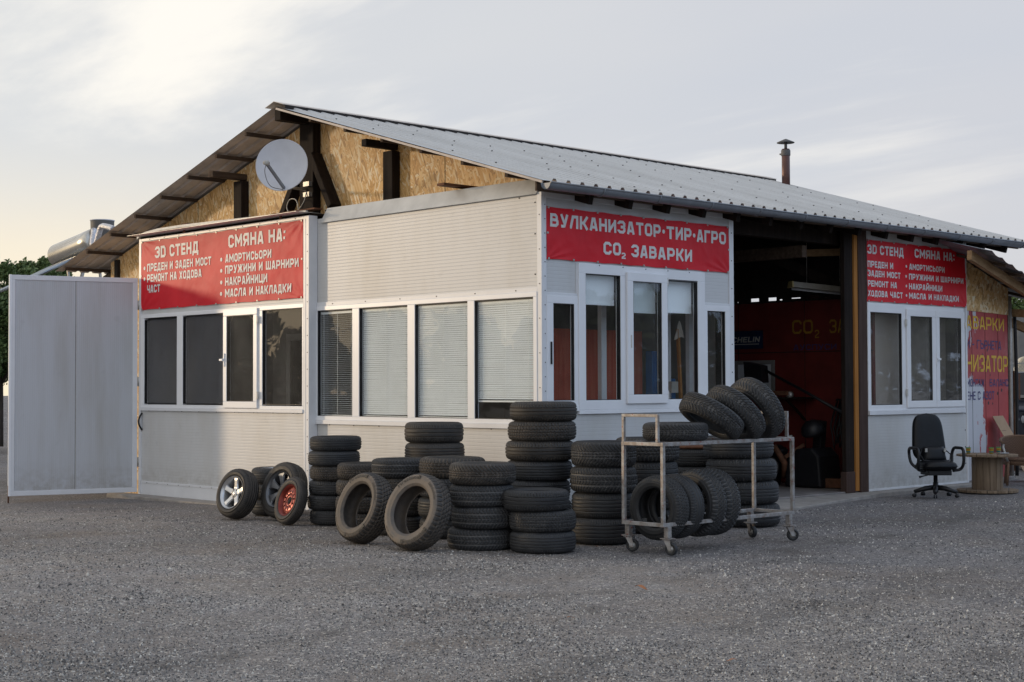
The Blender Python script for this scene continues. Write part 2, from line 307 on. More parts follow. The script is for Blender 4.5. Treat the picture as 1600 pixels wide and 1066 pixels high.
M['greytank'] = plain("dark grey plastic tank", (0.10, 0.097, 0.094), 0.6, 0, 0.1)
M['foil'] = plain("foil wrapped pipe", (0.55, 0.55, 0.58), 0.3, 0.8, 0.4, 30, 0.02, 40)
M['tube'] = plain("solar glass tube", (0.30, 0.34, 0.38), 0.1, 0.6, 0.1)
M['cream'] = plain("cream van paint", (0.55, 0.50, 0.38), 0.4, 0, 0.08)
M['container'] = plain("grey container paint", (0.17, 0.175, 0.18), 0.6, 0, 0.1)
M['carpaint'] = plain("dark blue car paint", (0.015, 0.02, 0.035), 0.2, 0.3, 0.1)
M['lamp'] = glass_mat("headlight lens", (0.8, 0.85, 0.9), 2.5, 0.2)
M['bark'] = plain("tree bark", (0.06, 0.045, 0.032), 0.9, 0, 0.3, 8)
M['lampwhite'] = plain("aged lamp housing", (0.30, 0.28, 0.24), 0.6)
M['lampcap'] = plain("yellowed lamp end cap", (0.46, 0.36, 0.15), 0.6)
M['leafdry'] = plain("dry orange leaf", (0.36, 0.14, 0.05), 0.7)
M['wire'] = plain("chain link wire", (0.30, 0.30, 0.28), 0.5, 0.5)
def leaf_mat(name, a, b):
    t = NT(name); oi = t.n('ShaderNodeNewGeometry'); c = t.mix(oi.outputs['Random Per Island'], a, b)
    t.bsdf(c, 0.6); return t.m
M['leaf'] = leaf_mat("green leaves", (0.05, 0.09, 0.022), (0.17, 0.23, 0.07))
M['leaf2'] = leaf_mat("far dark leaves", (0.018, 0.030, 0.010), (0.05, 0.075, 0.022))
M['leather'].node_tree.nodes['Principled BSDF'].inputs['Specular IOR Level'].default_value = 0.28
def cup_mat():
    t = NT("striped paper cup"); sp = t.n('ShaderNodeSeparateXYZ'); t.t.links.new(t.tc.outputs['Object'], sp.inputs[0])
    cr = t.n('ShaderNodeValToRGB'); cr.color_ramp.interpolation = 'CONSTANT'; e = cr.color_ramp.elements; e[0].color = (0.55, 0.40, 0.05, 1); e[1].position = 0.85; e[1].color = (0.10, 0.30, 0.12, 1)
    for p, c in ((0.2, (0.05, 0.28, 0.33)), (0.42, (0.60, 0.45, 0.06)), (0.6, (0.5, 0.16, 0.05)), (0.72, (0.6, 0.48, 0.08))): q = e.new(p); q.color = (*c, 1)
    t.set(cr, '0', t.math('DIVIDE', sp.outputs[2], 0.09)); t.bsdf(cr.outputs[0], 0.5); return t.m
M['cup'] = cup_mat()

# ------------------------------------------------------------------ mesh builder
I4 = Matrix.Identity(4)
def frame(o, u, v, n):
    u, v, n = Vector(u), Vector(v), Vector(n)
    return Matrix(((u.x, v.x, n.x, o[0]), (u.y, v.y, n.y, o[1]), (u.z, v.z, n.z, o[2]), (0, 0, 0, 1)))
def gable(y=0.0): return frame((0, y, 0), (1, 0, 0), (0, 0, 1), (0, -1, 0))       # u = x, v = z, outward -y
def facade(x=0.0): return frame((x, 0, 0), (0, 1, 0), (0, 0, 1), (1, 0, 0))       # u = y, v = z, outward +x
class MB:
    def __init__(s): s.v = []; s.f = []; s.sm = []
    def add(s, vs, fs, W=I4, smooth=False):
        b = len(s.v); s.v += [tuple(W @ Vector(p)) for p in vs]; s.f += [tuple(i + b for i in f) for f in fs]; s.sm += [smooth] * len(fs); return s
    def box(s, u0, u1, v0, v1, n0, n1, W=I4):
        vs = [(u0, v0, n0), (u1, v0, n0), (u1, v1, n0), (u0, v1, n0), (u0, v0, n1), (u1, v0, n1), (u1, v1, n1), (u0, v1, n1)]
        return s.add(vs, [(3, 2, 1, 0), (4, 5, 6, 7), (0, 1, 5, 4), (1, 2, 6, 5), (2, 3, 7, 6), (3, 0, 4, 7)], W)
    def prism(s, poly, n0, n1, W=I4):
        k = len(poly); vs = [(*p, n0) for p in poly] + [(*p, n1) for p in poly]
        fs = [tuple(range(k - 1, -1, -1)), tuple(range(k, 2 * k))] + [(i, (i + 1) % k, k + (i + 1) % k, k + i) for i in range(k)]
        return s.add(vs, fs, W)
    def ring(s, u0, u1, v0, v1, w, n0, n1, W=I4):       # rectangular frame of four butted bars
        s.box(u0, u1, v0, v0 + w, n0, n1, W); s.box(u0, u1, v1 - w, v1, n0, n1, W)
        s.box(u0, u0 + w, v0 + w, v1 - w, n0, n1, W); s.box(u1 - w, u1, v0 + w, v1 - w, n0, n1, W); return s
    def bar(s, a, b, w, h=None, up=(0, 0, 1)):
        a, b = Vector(a), Vector(b); h = h or w; d = (b - a); L = d.length; d.normalize(); up = Vector(up)
        if abs(d.dot(up)) > 0.99: up = Vector((1, 0, 0))
        x = d.cross(up).normalized(); y = x.cross(d).normalized()
        return s.box(-w / 2, w / 2, -h / 2, h / 2, 0, L, frame(a, x, y, d))
    def tube(s, pts, r, seg=8, closed=False, cap=True):
        pts = [Vector(p) for p in pts]; k = len(pts); rr = r if isinstance(r, (list, tuple)) else [r] * k; vs = []; prev = None
        for i, p in enumerate(pts):
            t = (pts[(i + 1) % k] - pts[i - 1]) if closed else (pts[min(i + 1, k - 1)] - pts[max(i - 1, 0)])
            t.normalize()
            if prev is None:
                a = Vector((0, 0, 1)) if abs(t.z) < 0.9 else Vector((1, 0, 0)); x = t.cross(a).normalized()
            else: x = (prev - t * prev.dot(t)).normalized()
            prev = x; y = t.cross(x)
            vs += [p + x * math.cos(2 * math.pi * j / seg) * rr[i] + y * math.sin(2 * math.pi * j / seg) * rr[i] for j in range(seg)]
        fs = []
        for i in range(k if closed else k - 1):
            i2 = (i + 1) % k
            fs += [(i * seg + j, i * seg + (j + 1) % seg, i2 * seg + (j + 1) % seg, i2 * seg + j) for j in range(seg)]
        s.add(vs, fs, I4, True)
        if cap and not closed:
            b = len(s.v) - k * seg; s.f += [tuple(b + j for j in range(seg - 1, -1, -1)), tuple(b + (k - 1) * seg + j for j in range(seg))]; s.sm += [False, False]
        return s
    def lathe(s, prof, seg=32, W=I4, smooth=True, closed=False):
        vs = []; k = len(prof)
        for r, z in prof: vs += [(r * math.cos(2 * math.pi * j / seg), r * math.sin(2 * math.pi * j / seg), z) for j in range(seg)]
        fs = []
        for i in range(k if closed else k - 1):
            i2 = (i + 1) % k
            fs += [(i * seg + j, i * seg + (j + 1) % seg, i2 * seg + (j + 1) % seg, i2 * seg + j) for j in range(seg)]
        return s.add(vs, fs, W, smooth)
    def grid(s, fn, nu, nv, W=I4, smooth=True):
        vs = [fn(i / nu, j / nv) for j in range(nv + 1) for i in range(nu + 1)]
        fs = [(j * (nu + 1) + i, j * (nu + 1) + i + 1, (j + 1) * (nu + 1) + i + 1, (j + 1) * (nu + 1) + i) for j in range(nv) for i in range(nu)]
        return s.add(vs, fs, W, smooth)
    def build(s, name, mat, parent=None, bevel=0.0, recalc=True, inv=None):
        me = bpy.data.meshes.new(name); me.from_pydata(s.v, [], s.f); me.polygons.foreach_set('use_smooth', s.sm); me.update()
        if recalc:
            bm = bmesh.new(); bm.from_mesh(me); bmesh.ops.recalc_face_normals(bm, faces=bm.faces); bm.to_mesh(me); bm.free()
        if mat is not None: me.materials.append(M[mat] if isinstance(mat, str) else mat)
        o = bpy.data.objects.new(name, me); COL.objects.link(o)
        if parent is not None:
            o.parent = parent
            if inv is None: inv = parent.type == 'EMPTY' and parent.get('world_parts', 0)
            if inv: o.matrix_parent_inverse = parent_mw(parent).inverted()
        if bevel:
            b = o.modifiers.new("bevel", 'BEVEL'); b.width = bevel; b.segments = 2; b.limit_method = 'ANGLE'; b.angle_limit = R_(40)
        return o
def parent_mw(p): return Matrix.LocRotScale(p.location, p.rotation_euler, p.scale)
def tag(o, label=None, cat=None, group=None, kind=None):
    if label: o['label'] = label
    if cat: o['category'] = cat
    if group: o['group'] = group
    if kind: o['kind'] = kind
    return o
def thing(name, label, cat, loc=(0, 0, 0), rot=(0, 0, 0), group=None, world_parts=False):
    o = bpy.data.objects.new(name, None); COL.objects.link(o); o.location = loc; o.rotation_euler = rot; o.empty_display_size = 0.2
    if world_parts: o['world_parts'] = 1
    return tag(o, label, cat, group)
def copy_tree(root):
    r = root.copy(); COL.objects.link(r)
    def rec(src, dst):
        for ch in list(src.children):
            c = ch.copy(); COL.objects.link(c); c.parent = dst; c.matrix_parent_inverse = ch.matrix_parent_inverse.copy(); rec(ch, c)
    rec(root, r); return r

def smooth(pts, k=5):
    p = [Vector(q) for q in pts]; p = [2 * p[0] - p[1]] + p + [2 * p[-1] - p[-2]]; out = []
    for i in range(1, len(p) - 2):
        for j in range(k):
            t = j / k; a, b, c, d = p[i - 1], p[i], p[i + 1], p[i + 2]
            out.append(.5 * ((2 * b) + (c - a) * t + (2 * a - 5 * b + 4 * c - d) * t * t + (3 * b - a - 3 * c + d) * t ** 3))
    return out + [p[-2]]

# lettering: built-in font, turned into mesh, fitted to a box (u0, baseline, width, cap height)
_cache = {}
def text_polys(txt, bold):
    key = (txt, bold)
    if key in _cache: return _cache[key]
    cu = bpy.data.curves.new("tmp_text", 'FONT'); cu.body = txt; cu.size = 1.0; cu.offset = bold; cu.resolution_u = 3; cu.space_character = 1.07 if bold == 0.006 else 1.0
    ob = bpy.data.objects.new("tmp_text", cu); COL.objects.link(ob); dg = bpy.context.evaluated_depsgraph_get(); dg.update()
    me = bpy.data.meshes.new_from_object(ob.evaluated_get(dg)); vs = [(v.co.x, v.co.y) for v in me.vertices]; fs = [tuple(p.vertices) for p in me.polygons]
    bpy.data.objects.remove(ob); bpy.data.curves.remove(cu); bpy.data.meshes.remove(me); _cache[key] = (vs, fs); return vs, fs
# square sign-writer's alphabet: every glyph is a few broad strokes on a unit-high box
def glyph(ch, t):
    w = {'Ж': 1.12, 'М': .98, 'M': .98, 'Ш': 1.06, 'I': t, 'Ъ': .92, 'Г': .66, 'Т': .76, 'T': .76, 'Е': .68, 'E': .68, 'L': .66, 'Ь': .76, ' ': .38, ':': t, '-': .42, 'Д': .88, 'Ц': .84}.get(ch, .78)
    L, R, B, T, c, m = t / 2, w - t / 2, t / 2, 1 - t / 2, .13, .5
    rnd4 = [(L, B + c), (L + c, B), (R - c, B), (R, B + c), (R, T - c), (R - c, T), (L + c, T), (L, T - c)]
    ru = [(L, .72), (L, T - c), (L + c, T), (R - c, T), (R, T - c)]
    G = {
        'А': [[(L, 0), (w * .40, T), (w * .60, T), (R, 0)], [(w * .2, .27), (w * .8, .27)]],
        'Б': [[(R, T), (L, T), (L, B), (R - c, B), (R, B + c), (R, .57 - c), (R - c, .57), (L, .57)]],
        'В': [[(L, B), (R - c, B), (R, B + c), (R, .44), (R - .09, .52), (R - .04, .60), (R - .04, T - c), (R - .04 - c, T), (L, T), 'z'], [(L, .52), (R - .09, .52)]],
        'Г': [[(L, 0), (L, T), (w, T)]],
        'Д': [[(t * .45, -.15), (t * .45, B + .02), (w - t * .45, B + .02), (w - t * .45, -.15)], [(w * .27, B + .02), (w * .34, T), (w * .76, T), (w * .76, B + .02)]],
        'Е': [[(w, T), (L, T), (L, B), (w, B)], [(L, m), (w * .92, m)]],
        'Ж': [[(w / 2, 0), (w / 2, 1)], [(t * .4, 1), (w * .36, m), (t * .4, 0)], [(w - t * .4, 1), (w * .64, m), (w - t * .4, 0)], [(w * .36, m), (w * .64, m)]],
        'З': [ru + [(R, .60), (R - .09, m), (R, .40), (R, B + c), (R - c, B), (L + c, B), (L, B + c), (L, .28)], [(w * .42, m), (R - .09, m)]],
        'И': [[(L, 0), (L, 1)], [(R, 0), (R, 1)], [(L, B + .04), (R, T - .04)]],
        'Й': [[(L, 0), (L, 1)], [(R, 0), (R, 1)], [(L, B + .04), (R, T - .04)], [(w * .26, 1.24), (w * .36, 1.13), (w * .64, 1.13), (w * .74, 1.24)]],
        'К': [[(L, 0), (L, 1)], [(w - t * .3, 1), (w * .46, m), (w - t * .3, 0)], [(L, m), (w * .46, m)]],
        'Л': [[(0, B * .9), (w * .10, B * .9), (w * .36, T), (R, T), (R, 0)]],
        'М': [[(L, 0), (L, 1)], [(R, 0), (R, 1)], [(L + .02, T), (w / 2, .34), (R - .02, T)]],
        'Н': [[(L, 0), (L, 1)], [(R, 0), (R, 1)], [(L, m), (R, m)]],
        'О': [rnd4 + ['z']], 'П': [[(L, 0), (L, T), (R, T), (R, 0)]],
        'Р': [[(L, 0), (L, T), (R - c, T), (R, T - c), (R, .40 + c), (R - c, .40), (L, .40)]],
        'С': [[(R, .68), (R, T - c), (R - c, T), (L + c, T), (L, T - c), (L, B + c), (L + c, B), (R - c, B), (R, B + c), (R, .32)]],
        'Т': [[(0, T), (w, T)], [(w / 2, T), (w / 2, 0)]],
        'У': [[(L, 1), (w * .52, .36)], [(R, 1), (w * .50, .12), (w * .36, B), (w * .12, B)]],
        'Х': [[(t * .45, 1), (w - t * .45, 0)], [(w - t * .45, 1), (t * .45, 0)]],
        'Ц': [[(L, 1), (L, B), (w, B), (w, -.15)], [(R - .04, 1), (R - .04, B)]],
        'Ч': [[(L, 1), (L, .42 + c), (L + c, .42), (R, .42)], [(R, 1), (R, 0)]],
        'Ш': [[(L, 1), (L, B), (R, B), (R, 1)], [(w / 2, 1), (w / 2, B)]],
        'Ь': [[(L, 1), (L, B), (R - c, B), (R, B + c), (R, .57 - c), (R - c, .57), (L, .57)]],
        'Ъ': [[(0, T), (w * .22, T), (w * .22, B), (R - c, B), (R, B + c), (R, .57 - c), (R - c, .57), (w * .22, .57)]],
        'Я': [[(R, 0), (R, T), (L + c, T), (L, T - c), (L, .42 + c), (L + c, .42), (R, .42)], [(w * .46, .42), (t * .45, 0)]],
        'D': [[(L, B), (R - c, B), (R, B + c), (R, T - c), (R - c, T), (L, T), 'z']],
        '2': [ru + [(R, .58), (L, .24), (L, B), (w, B)]], 'I': [[(L, 0), (L, 1)]], 'L': [[(L, 1), (L, B), (w, B)]],
        'N': [[(L, 0), (L, 1)], [(R, 0), (R, 1)], [(L, T - .04), (R, B + .04)]],
        ':': [[(L, .14), (L, .34)], [(L, .60), (L, .80)]], '-': [[(0, .45), (w, .45)]], ' ': []}
    for a, b in zip('CHOETM3', 'СНОЕТМЗ'): G[a] = G[b]
    return G[ch], w
def stroke(path, t):
    closed = path[-1] == 'z'; p = [Vector((q[0], q[1])) for q in (path[:-1] if closed else path)]; k = len(p); a = []; b = []
    for i in range(k):
        d0 = (p[i] - p[i - 1]).normalized() if (i or closed) else None; d1 = (p[(i + 1) % k] - p[i]).normalized() if (i < k - 1 or closed) else None
        d0 = d0 or d1; d1 = d1 or d0; n0 = Vector((-d0.y, d0.x)); n1 = Vector((-d1.y, d1.x)); mt = n0 + n1
        mt = mt.normalized() if mt.length > 1e-4 else n0; off = min(t / 2 / max(mt.dot(n0), .35), t * .85); a.append(p[i] + mt * off); b.append(p[i] - mt * off)
    r = range(k) if closed else range(k - 1)
    return a + b, [(i, (i + 1) % k, k + (i + 1) % k, k + i) for i in r]
def add_text(mb, txt, u0, v0, w, cap, W, n=0.004, t=0.17, fn=None, slant=0.0, gap=0.14):
    x = 0.0; parts = []
    for ch in txt:
        st, gw = glyph(ch, t)
        for i, pth in enumerate(st):
            vs, fs = stroke(pth, t); parts.append(([(v.x + x, v.y) for v in vs], fs, i * .0005))
        x += gw + gap
    sx = w / (x - gap)
    for vs, fs, dn in parts:
        out = []
        for px, py in vs: U = u0 + px * sx + slant * py * cap; V = v0 + py * cap; out.append((U, V, n + dn + (fn(U, V) if fn else 0.0)))
        mb.add(out, fs, W)

def gz(x, y): return 0.015 * min(x, 0.0) if x > -30 else -0.45

# ------------------------------------------------------------------ ground
def build_ground():
    xs = [-400, -150, -60, -30] + [-24 + i * 0.75 for i in range(58)] + [24, 40, 90, 300]
    ys = [-300, -90, -40, -24] + [-20 + i * 0.75 for i in range(60)] + [30, 50, 120, 400]
    vs = []
    for y in ys:
        for x in xs:
            vs.append((x, y, gz(x, y) + (0.022 * noise.noise((x * 0.5, y * 0.5, 3.0)) - 0.008 if -24 < x < 20 and (y < -0.5 or x > 0.6) else -0.03 if (y > 0 and x < 0.6) else 0)))
    nx = len(xs); fs = [(j * nx + i, j * nx + i + 1, (j + 1) * nx + i + 1, (j + 1) * nx + i) for j in range(len(ys) - 1) for i in range(nx - 1)]
    tag(MB().add(vs, fs, I4, True).build("ground", 'ground', recalc=False), kind='structure')
    # loose pebbles lying on the yard
    mb = MB(); rnd = random.Random(3)
    for i in range(78000):
        d = 7.3 / (1 - rnd.random() * .66); a = R_(rnd.uniform(-19.5, 19.5)); fx, fy = -0.7238, 0.6894
        x = 11.885 + d * (fx * math.cos(a) + fy * math.sin(a)); y = -11.776 + d * (fy * math.cos(a) - fx * math.sin(a))
        if (x < 1.0 and y > -0.5) or (x < 0.0 and y > -1.0): continue
        if noise.noise((x * .7, y * .7, 9.0)) < rnd.uniform(-1.3, .05): continue
        r = rnd.uniform(0.004, 0.0085) * (1.7 if rnd.random() < 0.03 else 1) * (.7 + d / 30); z = gz(x, y) + 0.022 * noise.noise((x * 0.5, y * 0.5, 3.0)) - 0.008
        ph = rnd.random() * 6.28; vs = [(x + rnd.uniform(-.3, .3) * r, y + rnd.uniform(-.3, .3) * r, z + r * rnd.uniform(.7, 1.2))]
        for k in range(4): q = ph + k * 1.5708; e = r * rnd.uniform(0.75, 1.35); vs.append((x + e * math.cos(q), y + e * math.sin(q), z - r * 0.2))
        mb.add(vs, [(0, 1 + k, 1 + (k + 1) % 4) for k in range(4)])
    t = NT("loose gravel stones"); g = t.n('ShaderNodeNewGeometry'); cr = t.n('ShaderNodeValToRGB'); e = cr.color_ramp.elements; e[0].color = (0.04, 0.04, 0.042, 1); e[1].color = (0.66, 0.63, 0.57, 1); q = e.new(0.85); q.color = (0.36, 0.345, 0.32, 1); q = e.new(0.5); q.color = (0.18, 0.176, 0.172, 1); q = e.new(0.2); q.color = (0.07, 0.068, 0.068, 1)
    t.t.links.new(g.outputs['Random Per Island'], cr.inputs[0]); t.bsdf(cr.outputs[0], 0.85)
    tag(mb.build("gravel", t.m), "loose pale and dark gravel stones scattered over the yard", kind='stuff')
    # concrete footings and apron round the building
    def slab(name, pts, top, low):
        k = len(pts); mb = MB(); mb.prism(pts, low, top); o = mb.build(name, 'concrete', bevel=0.01); tag(o, kind='structure')
    slab("concrete_apron", [(-0.02, 3.40), (0.0, 0.0), (0.12, 0.0), (0.2, 2.2), (0.92, 3.4), (0.42, 5.6), (0.24, 6.4), (0.22, 9.0), (0.15, 9.4), (-0.42, 11.3), (-1.4, 11.3), (-0.45, 9.13), (-0.02, 9.13)], 0.028, -0.3)
    slab("concrete_strip", [(-8.9, -0.15), (-8.9, -0.42), (-6.5, -0.46), (-4.0, -0.40), (0.1, -0.2), (0.1, 0.05), (-4.1, 0.05), (-4.1, -0.1)], -0.075, -0.4)
    slab("floor", [(-10.1, 0.42), (-4.2, 0.42), (-4.2, 3.42), (-0.03, 3.42), (-0.03, 9.05), (-0.1, 10.0), (-10.1, 10.0)], 0.05, -0.35)
    bpy.data.objects['floor'].data.materials[0] = M['floor']
build_ground()

# ------------------------------------------------------------------ building
RX, RZ, SL = -4.70, 5.22, 0.297
def roof_z(x): return RZ - SL * abs(x - RX)
Y0, Y1 = -0.28, 10.40; EXR, EXL = 0.31, -10.85
B = thing("workshop_building", "white panelled tyre workshop with a low gable roof, chipboard gable and open garage doorway", "building", (-4.5, 5, 0), world_parts=True)

def window(W, u0, u1, v0, v1, panes, fw=0.05, d0=-0.05, d1=0.02, gl='glass', name="window"):
    """outer frame + mullions; panes: list of (u0, u1, v0, v1)"""
    f = MB(); us = [u0] + [x for p in panes for x in p[:2]] + [u1]
    pts = sorted(panes)
    lo = min(p[2] for p in panes); hi = max(p[3] for p in panes)
    f.box(u0, u1, v0, lo, d0, d1, W); f.box(u0, u1, hi, v1, d0, d1, W)
    edges = [u0] + [e for p in pts for e in p[:2]] + [u1]
    for a, b in zip(edges[0::2], edges[1::2]): f.box(a, b, lo, hi, d0, d1, W)
    o = f.build(name, 'pvc', B, 0.004)
    gk = MB()
    for p in pts: gk.ring(p[0], p[1], p[2], p[3], 0.008, d0 + 0.02, d1 - 0.008, W)
    gk.build("gasket", 'black', o)
    for p in pts:
        MB().box(p[0] + .001, p[1] - .001, p[2] + .001, p[3] - .001, -0.022, -0.016, W).build("pane", gl, o)
    return o
def sash(W, u0, u1, v0, v1, fw, win, gl='glass', n0=0.022, n1=0.045):
    f = MB().ring(u0, u1, v0, v1, fw, n0, n1, W); s = f.build("sash", 'pvc', win, 0.006)
    MB().ring(u0 + fw, u1 - fw, v0 + fw, v1 - fw, 0.008, n0, n1 - 0.006, W).build("gasket", 'black', win)
    MB().box(u0 + fw, u1 - fw, v0 + fw, v1 - fw, n0 + .005, n0 + .011, W).build("pane", gl, win)
    return s
def hinge(W, u, v, win):
    MB().box(u - .012, u + .012, v - .05, v + .05, 0.03, 0.055, W).build("hinge", 'dirtytrim', win)

SC = MB()
def screws(W, pts, n=0.0, s=0.006):
    s *= .8
    for u, v in pts: SC.box(u - s, u + s, v - s, v + s, n, n + 0.006, W)
def lin(a, b, k): return [a + (b - a) * (i + 0.5) / k for i in range(k)]

def build_bay():
    W = gable(-0.12); x0, x1 = -8.46, -4.15
    p = MB().box(x0 + .06, x1 - .12, 0.12, 1.17, -0.05, 0, W).box(x0 + .06, x1 - .12, 2.60, 3.70, -0.05, 0, W)
    p.build("wall_panel", 'panel', B)
    MB().box(x0 + .06, x1 - .12, -0.10, 0.09, -0.05, 0.006, W).build("plinth", 'trim', B)
    f = MB().box(x0 + .06, x1 - .12, 0.09, 0.12, -0.05, 0.014, W)
    f.box(x0, x0 + .06, -0.08, 3.74, -0.06, 0.018, W).box(x1 - .12, x1, -0.08, 3.74, -0.118, 0.02, W).box(x0 + .06, x1 - .12, 3.70, 3.74, -0.06, 0.016, W)
    f.box(x0 + .06, x1 - .12, 1.17, 1.215, -0.05, 0.035, W)
    f.box(x1 - .075, x1 - .065, -0.08, 3.70, 0.02, 0.024, W)
    f.build("corner_trim", 'trim', B, 0.003)
    screws(W, [(x, 0.10) for x in lin(x0 + .1, x1 - .1, 14)], 0.014); screws(W, [(x1 - .03, z) for z in lin(0.1, 3.6, 16)], 0.02); screws(W, [(x, 1.165) for x in lin(x0 + .1, x1 - .1, 9)], 0.03, .006)
    screws(W, [(x, 3.718) for x in lin(x0 + .1, x1 - .1, 10)], 0.016, .006)
    w = window(W, x0 + .06, x1 - .12, 1.215, 2.60, [(-8.30, -7.38, 1.275, 2.52), (-7.22, -6.14, 1.275, 2.53), (-6.07, -5.36, 1.26, 2.54), (-5.21, -4.30, 1.275, 2.545)], gl='dimglass')
    sash(W, -6.13, -5.30, 1.225, 2.585, 0.09, w, 'dimglass'); hinge(W, -5.285, 1.4, w); hinge(W, -5.285, 2.42, w)
    h = MB().box(-6.105, -6.075, 1.80, 1.98, 0.045, 0.06, W).box(-6.10, -6.08, 1.87, 1.91, 0.06, 0.085, W).box(-6.16, -6.08, 1.875, 1.905, 0.075, 0.09, W); h.build("handle", 'pvc', w, 0.004)
    # right hand return where the bay stands proud of the booth
    MB().box(-4.155, -4.152, 0, 3.70, 0, 0.06, frame((0, -0.06, 0), (1, 0, 0), (0, 0, 1), (0, -1, 0))).build("return_strip", 'panel', B)
    # pull handle
    pts = [Vector((-8.375, -0.13 - 0.055 * math.sin(math.pi * t), 1.13 - 0.25 * t)) for t in [i / 10 for i in range(11)]]
    MB().tube(pts, 0.014, 8).build("pull_handle", 'black', B)
    # bent edge strip of the bay roof with its little stays
    pts = [(-8.50, 3.742), (-8.42, 3.775), (-8.25, 3.803), (-7.9, 3.825), (-7.3, 3.828), (-6.5, 3.815), (-5.6, 3.795), (-4.9, 3.782), (-4.2, 3.772)]
    MB().prism([(a, b) for a, b in pts] + [(a, b + 0.035) for a, b in reversed(pts)], 0.0, 0.035, W).build("roof_edge_strip", 'dirtytrim', B)
    MB().box(x0, x1, 3.742, 3.775, -0.4, -0.02, W).build("gap_shade_backing", 'darkwood', B)  # dark backing standing in for shade in the gap under the edge strip
    MB().box(x0, x1, -0.34, 0.06, 3.776, 3.780, frame((0, 0, 0), (1, 0, 0), (0, 1, 0), (0, 0, 1))).build("bay_roof", 'zinc', B)
    for x in (-7.15, -4.75): MB().box(x - .02, x + .02, 3.74, 3.80, 0.036, 0.05, W).build("bracket", 'rust', B)
    MB().box(-7.25, -7.08, 3.862, 3.878, -0.12, 0.035, W).build("bracket", 'rust', B); MB().box(-5.1, -4.1, 3.822, 3.840, -0.16, -0.03, W).build("bracket", 'rust', B)
    # inside: porch back wall with a door frame and a barred window
    MB().box(-8.45, -4.2, -0.1, 3.7, 0, 0.05, gable(2.3)).build("inner_wall", 'porchwall', B)
    MB().box(-8.45, -4.2, 0, 2.2, 0, 0.05, frame((0, 0, 3.66), (1, 0, 0), (0, 1, 0), (0, 0, 1))).build("porch_ceiling", 'porchwall', B)
    Wi = gable(2.25); d = MB().ring(-10 + 2.0, -6.0, -0.1, 2.35, 0.10, 0.001, 0.035, gable(2.25)); d.build("inner_door_frame", 'porchframe', B)
    MB().box(-7.9, -6.1, 0, 2.25, 0.001, 0.02, Wi).build("inner_door", 'porchdark', B)
    g = MB().ring(-5.75, -4.55, 1.0, 2.3, 0.06, 0.001, 0.03, Wi)
    for x in (-5.5, -5.26, -5.02, -4.78): g.box(x - .012, x + .012, 1.06, 2.24, 0.03, 0.045, Wi)
    g.build("window_bars", 'porchframe', B); MB().box(-5.69, -4.61, 1.06, 2.24, 0.001, 0.01, Wi).build("inner_pane", 'black', B)
    MB().box(-8.45, -8.41, -0.05, 3.7, 0, 2.3, frame((0, -0.06, 0), (1, 0, 0), (0, 0, 1), (0, 1, 0))).build("side_wall", 'inwall', B)
    MB().box(-8.40, -4.2, -0.10, 2.28, 0, 0.05, frame((0, 0, -0.08), (1, 0, 0), (0, 1, 0), (0, 0, 1))).build("porch_floor", 'floor', B)
build_bay()

def blind(W, u0, u1, v0, v1, ang, par, n=-0.045, pitch=0.0245, shut_from=None):
    s = MB(); k = int((v1 - v0) / pitch); c, sn = math.cos(ang), math.sin(ang); hw = 0.0130
    for i in range(k):
        v = v1 - 0.03 - i * pitch
        dv = random.uniform(-0.0015, 0.0015)
        s.add([(u0, v + sn * hw + dv, n - c * hw), (u1, v + sn * hw - dv, n - c * hw), (u1, v - sn * hw - dv, n + c * hw), (u0, v - sn * hw + dv, n + c * hw)], [(0, 1, 2, 3)], W)
    s.box(u0, u1, v1 - 0.028, v1, n - 0.015, n + 0.015, W); s.box(u0, u1, v1 - 0.05 - k * pitch, v1 - 0.03 - k * pitch, n - 0.012, n + 0.012, W)
    for q in (0.1, 0.5, 0.9):
        x = u0 + (u1 - u0) * q; s.box(x - .0015, x + .0015, v0, v1, n + 0.015, n + 0.017, W)
    s.build("blind", 'blind', par)
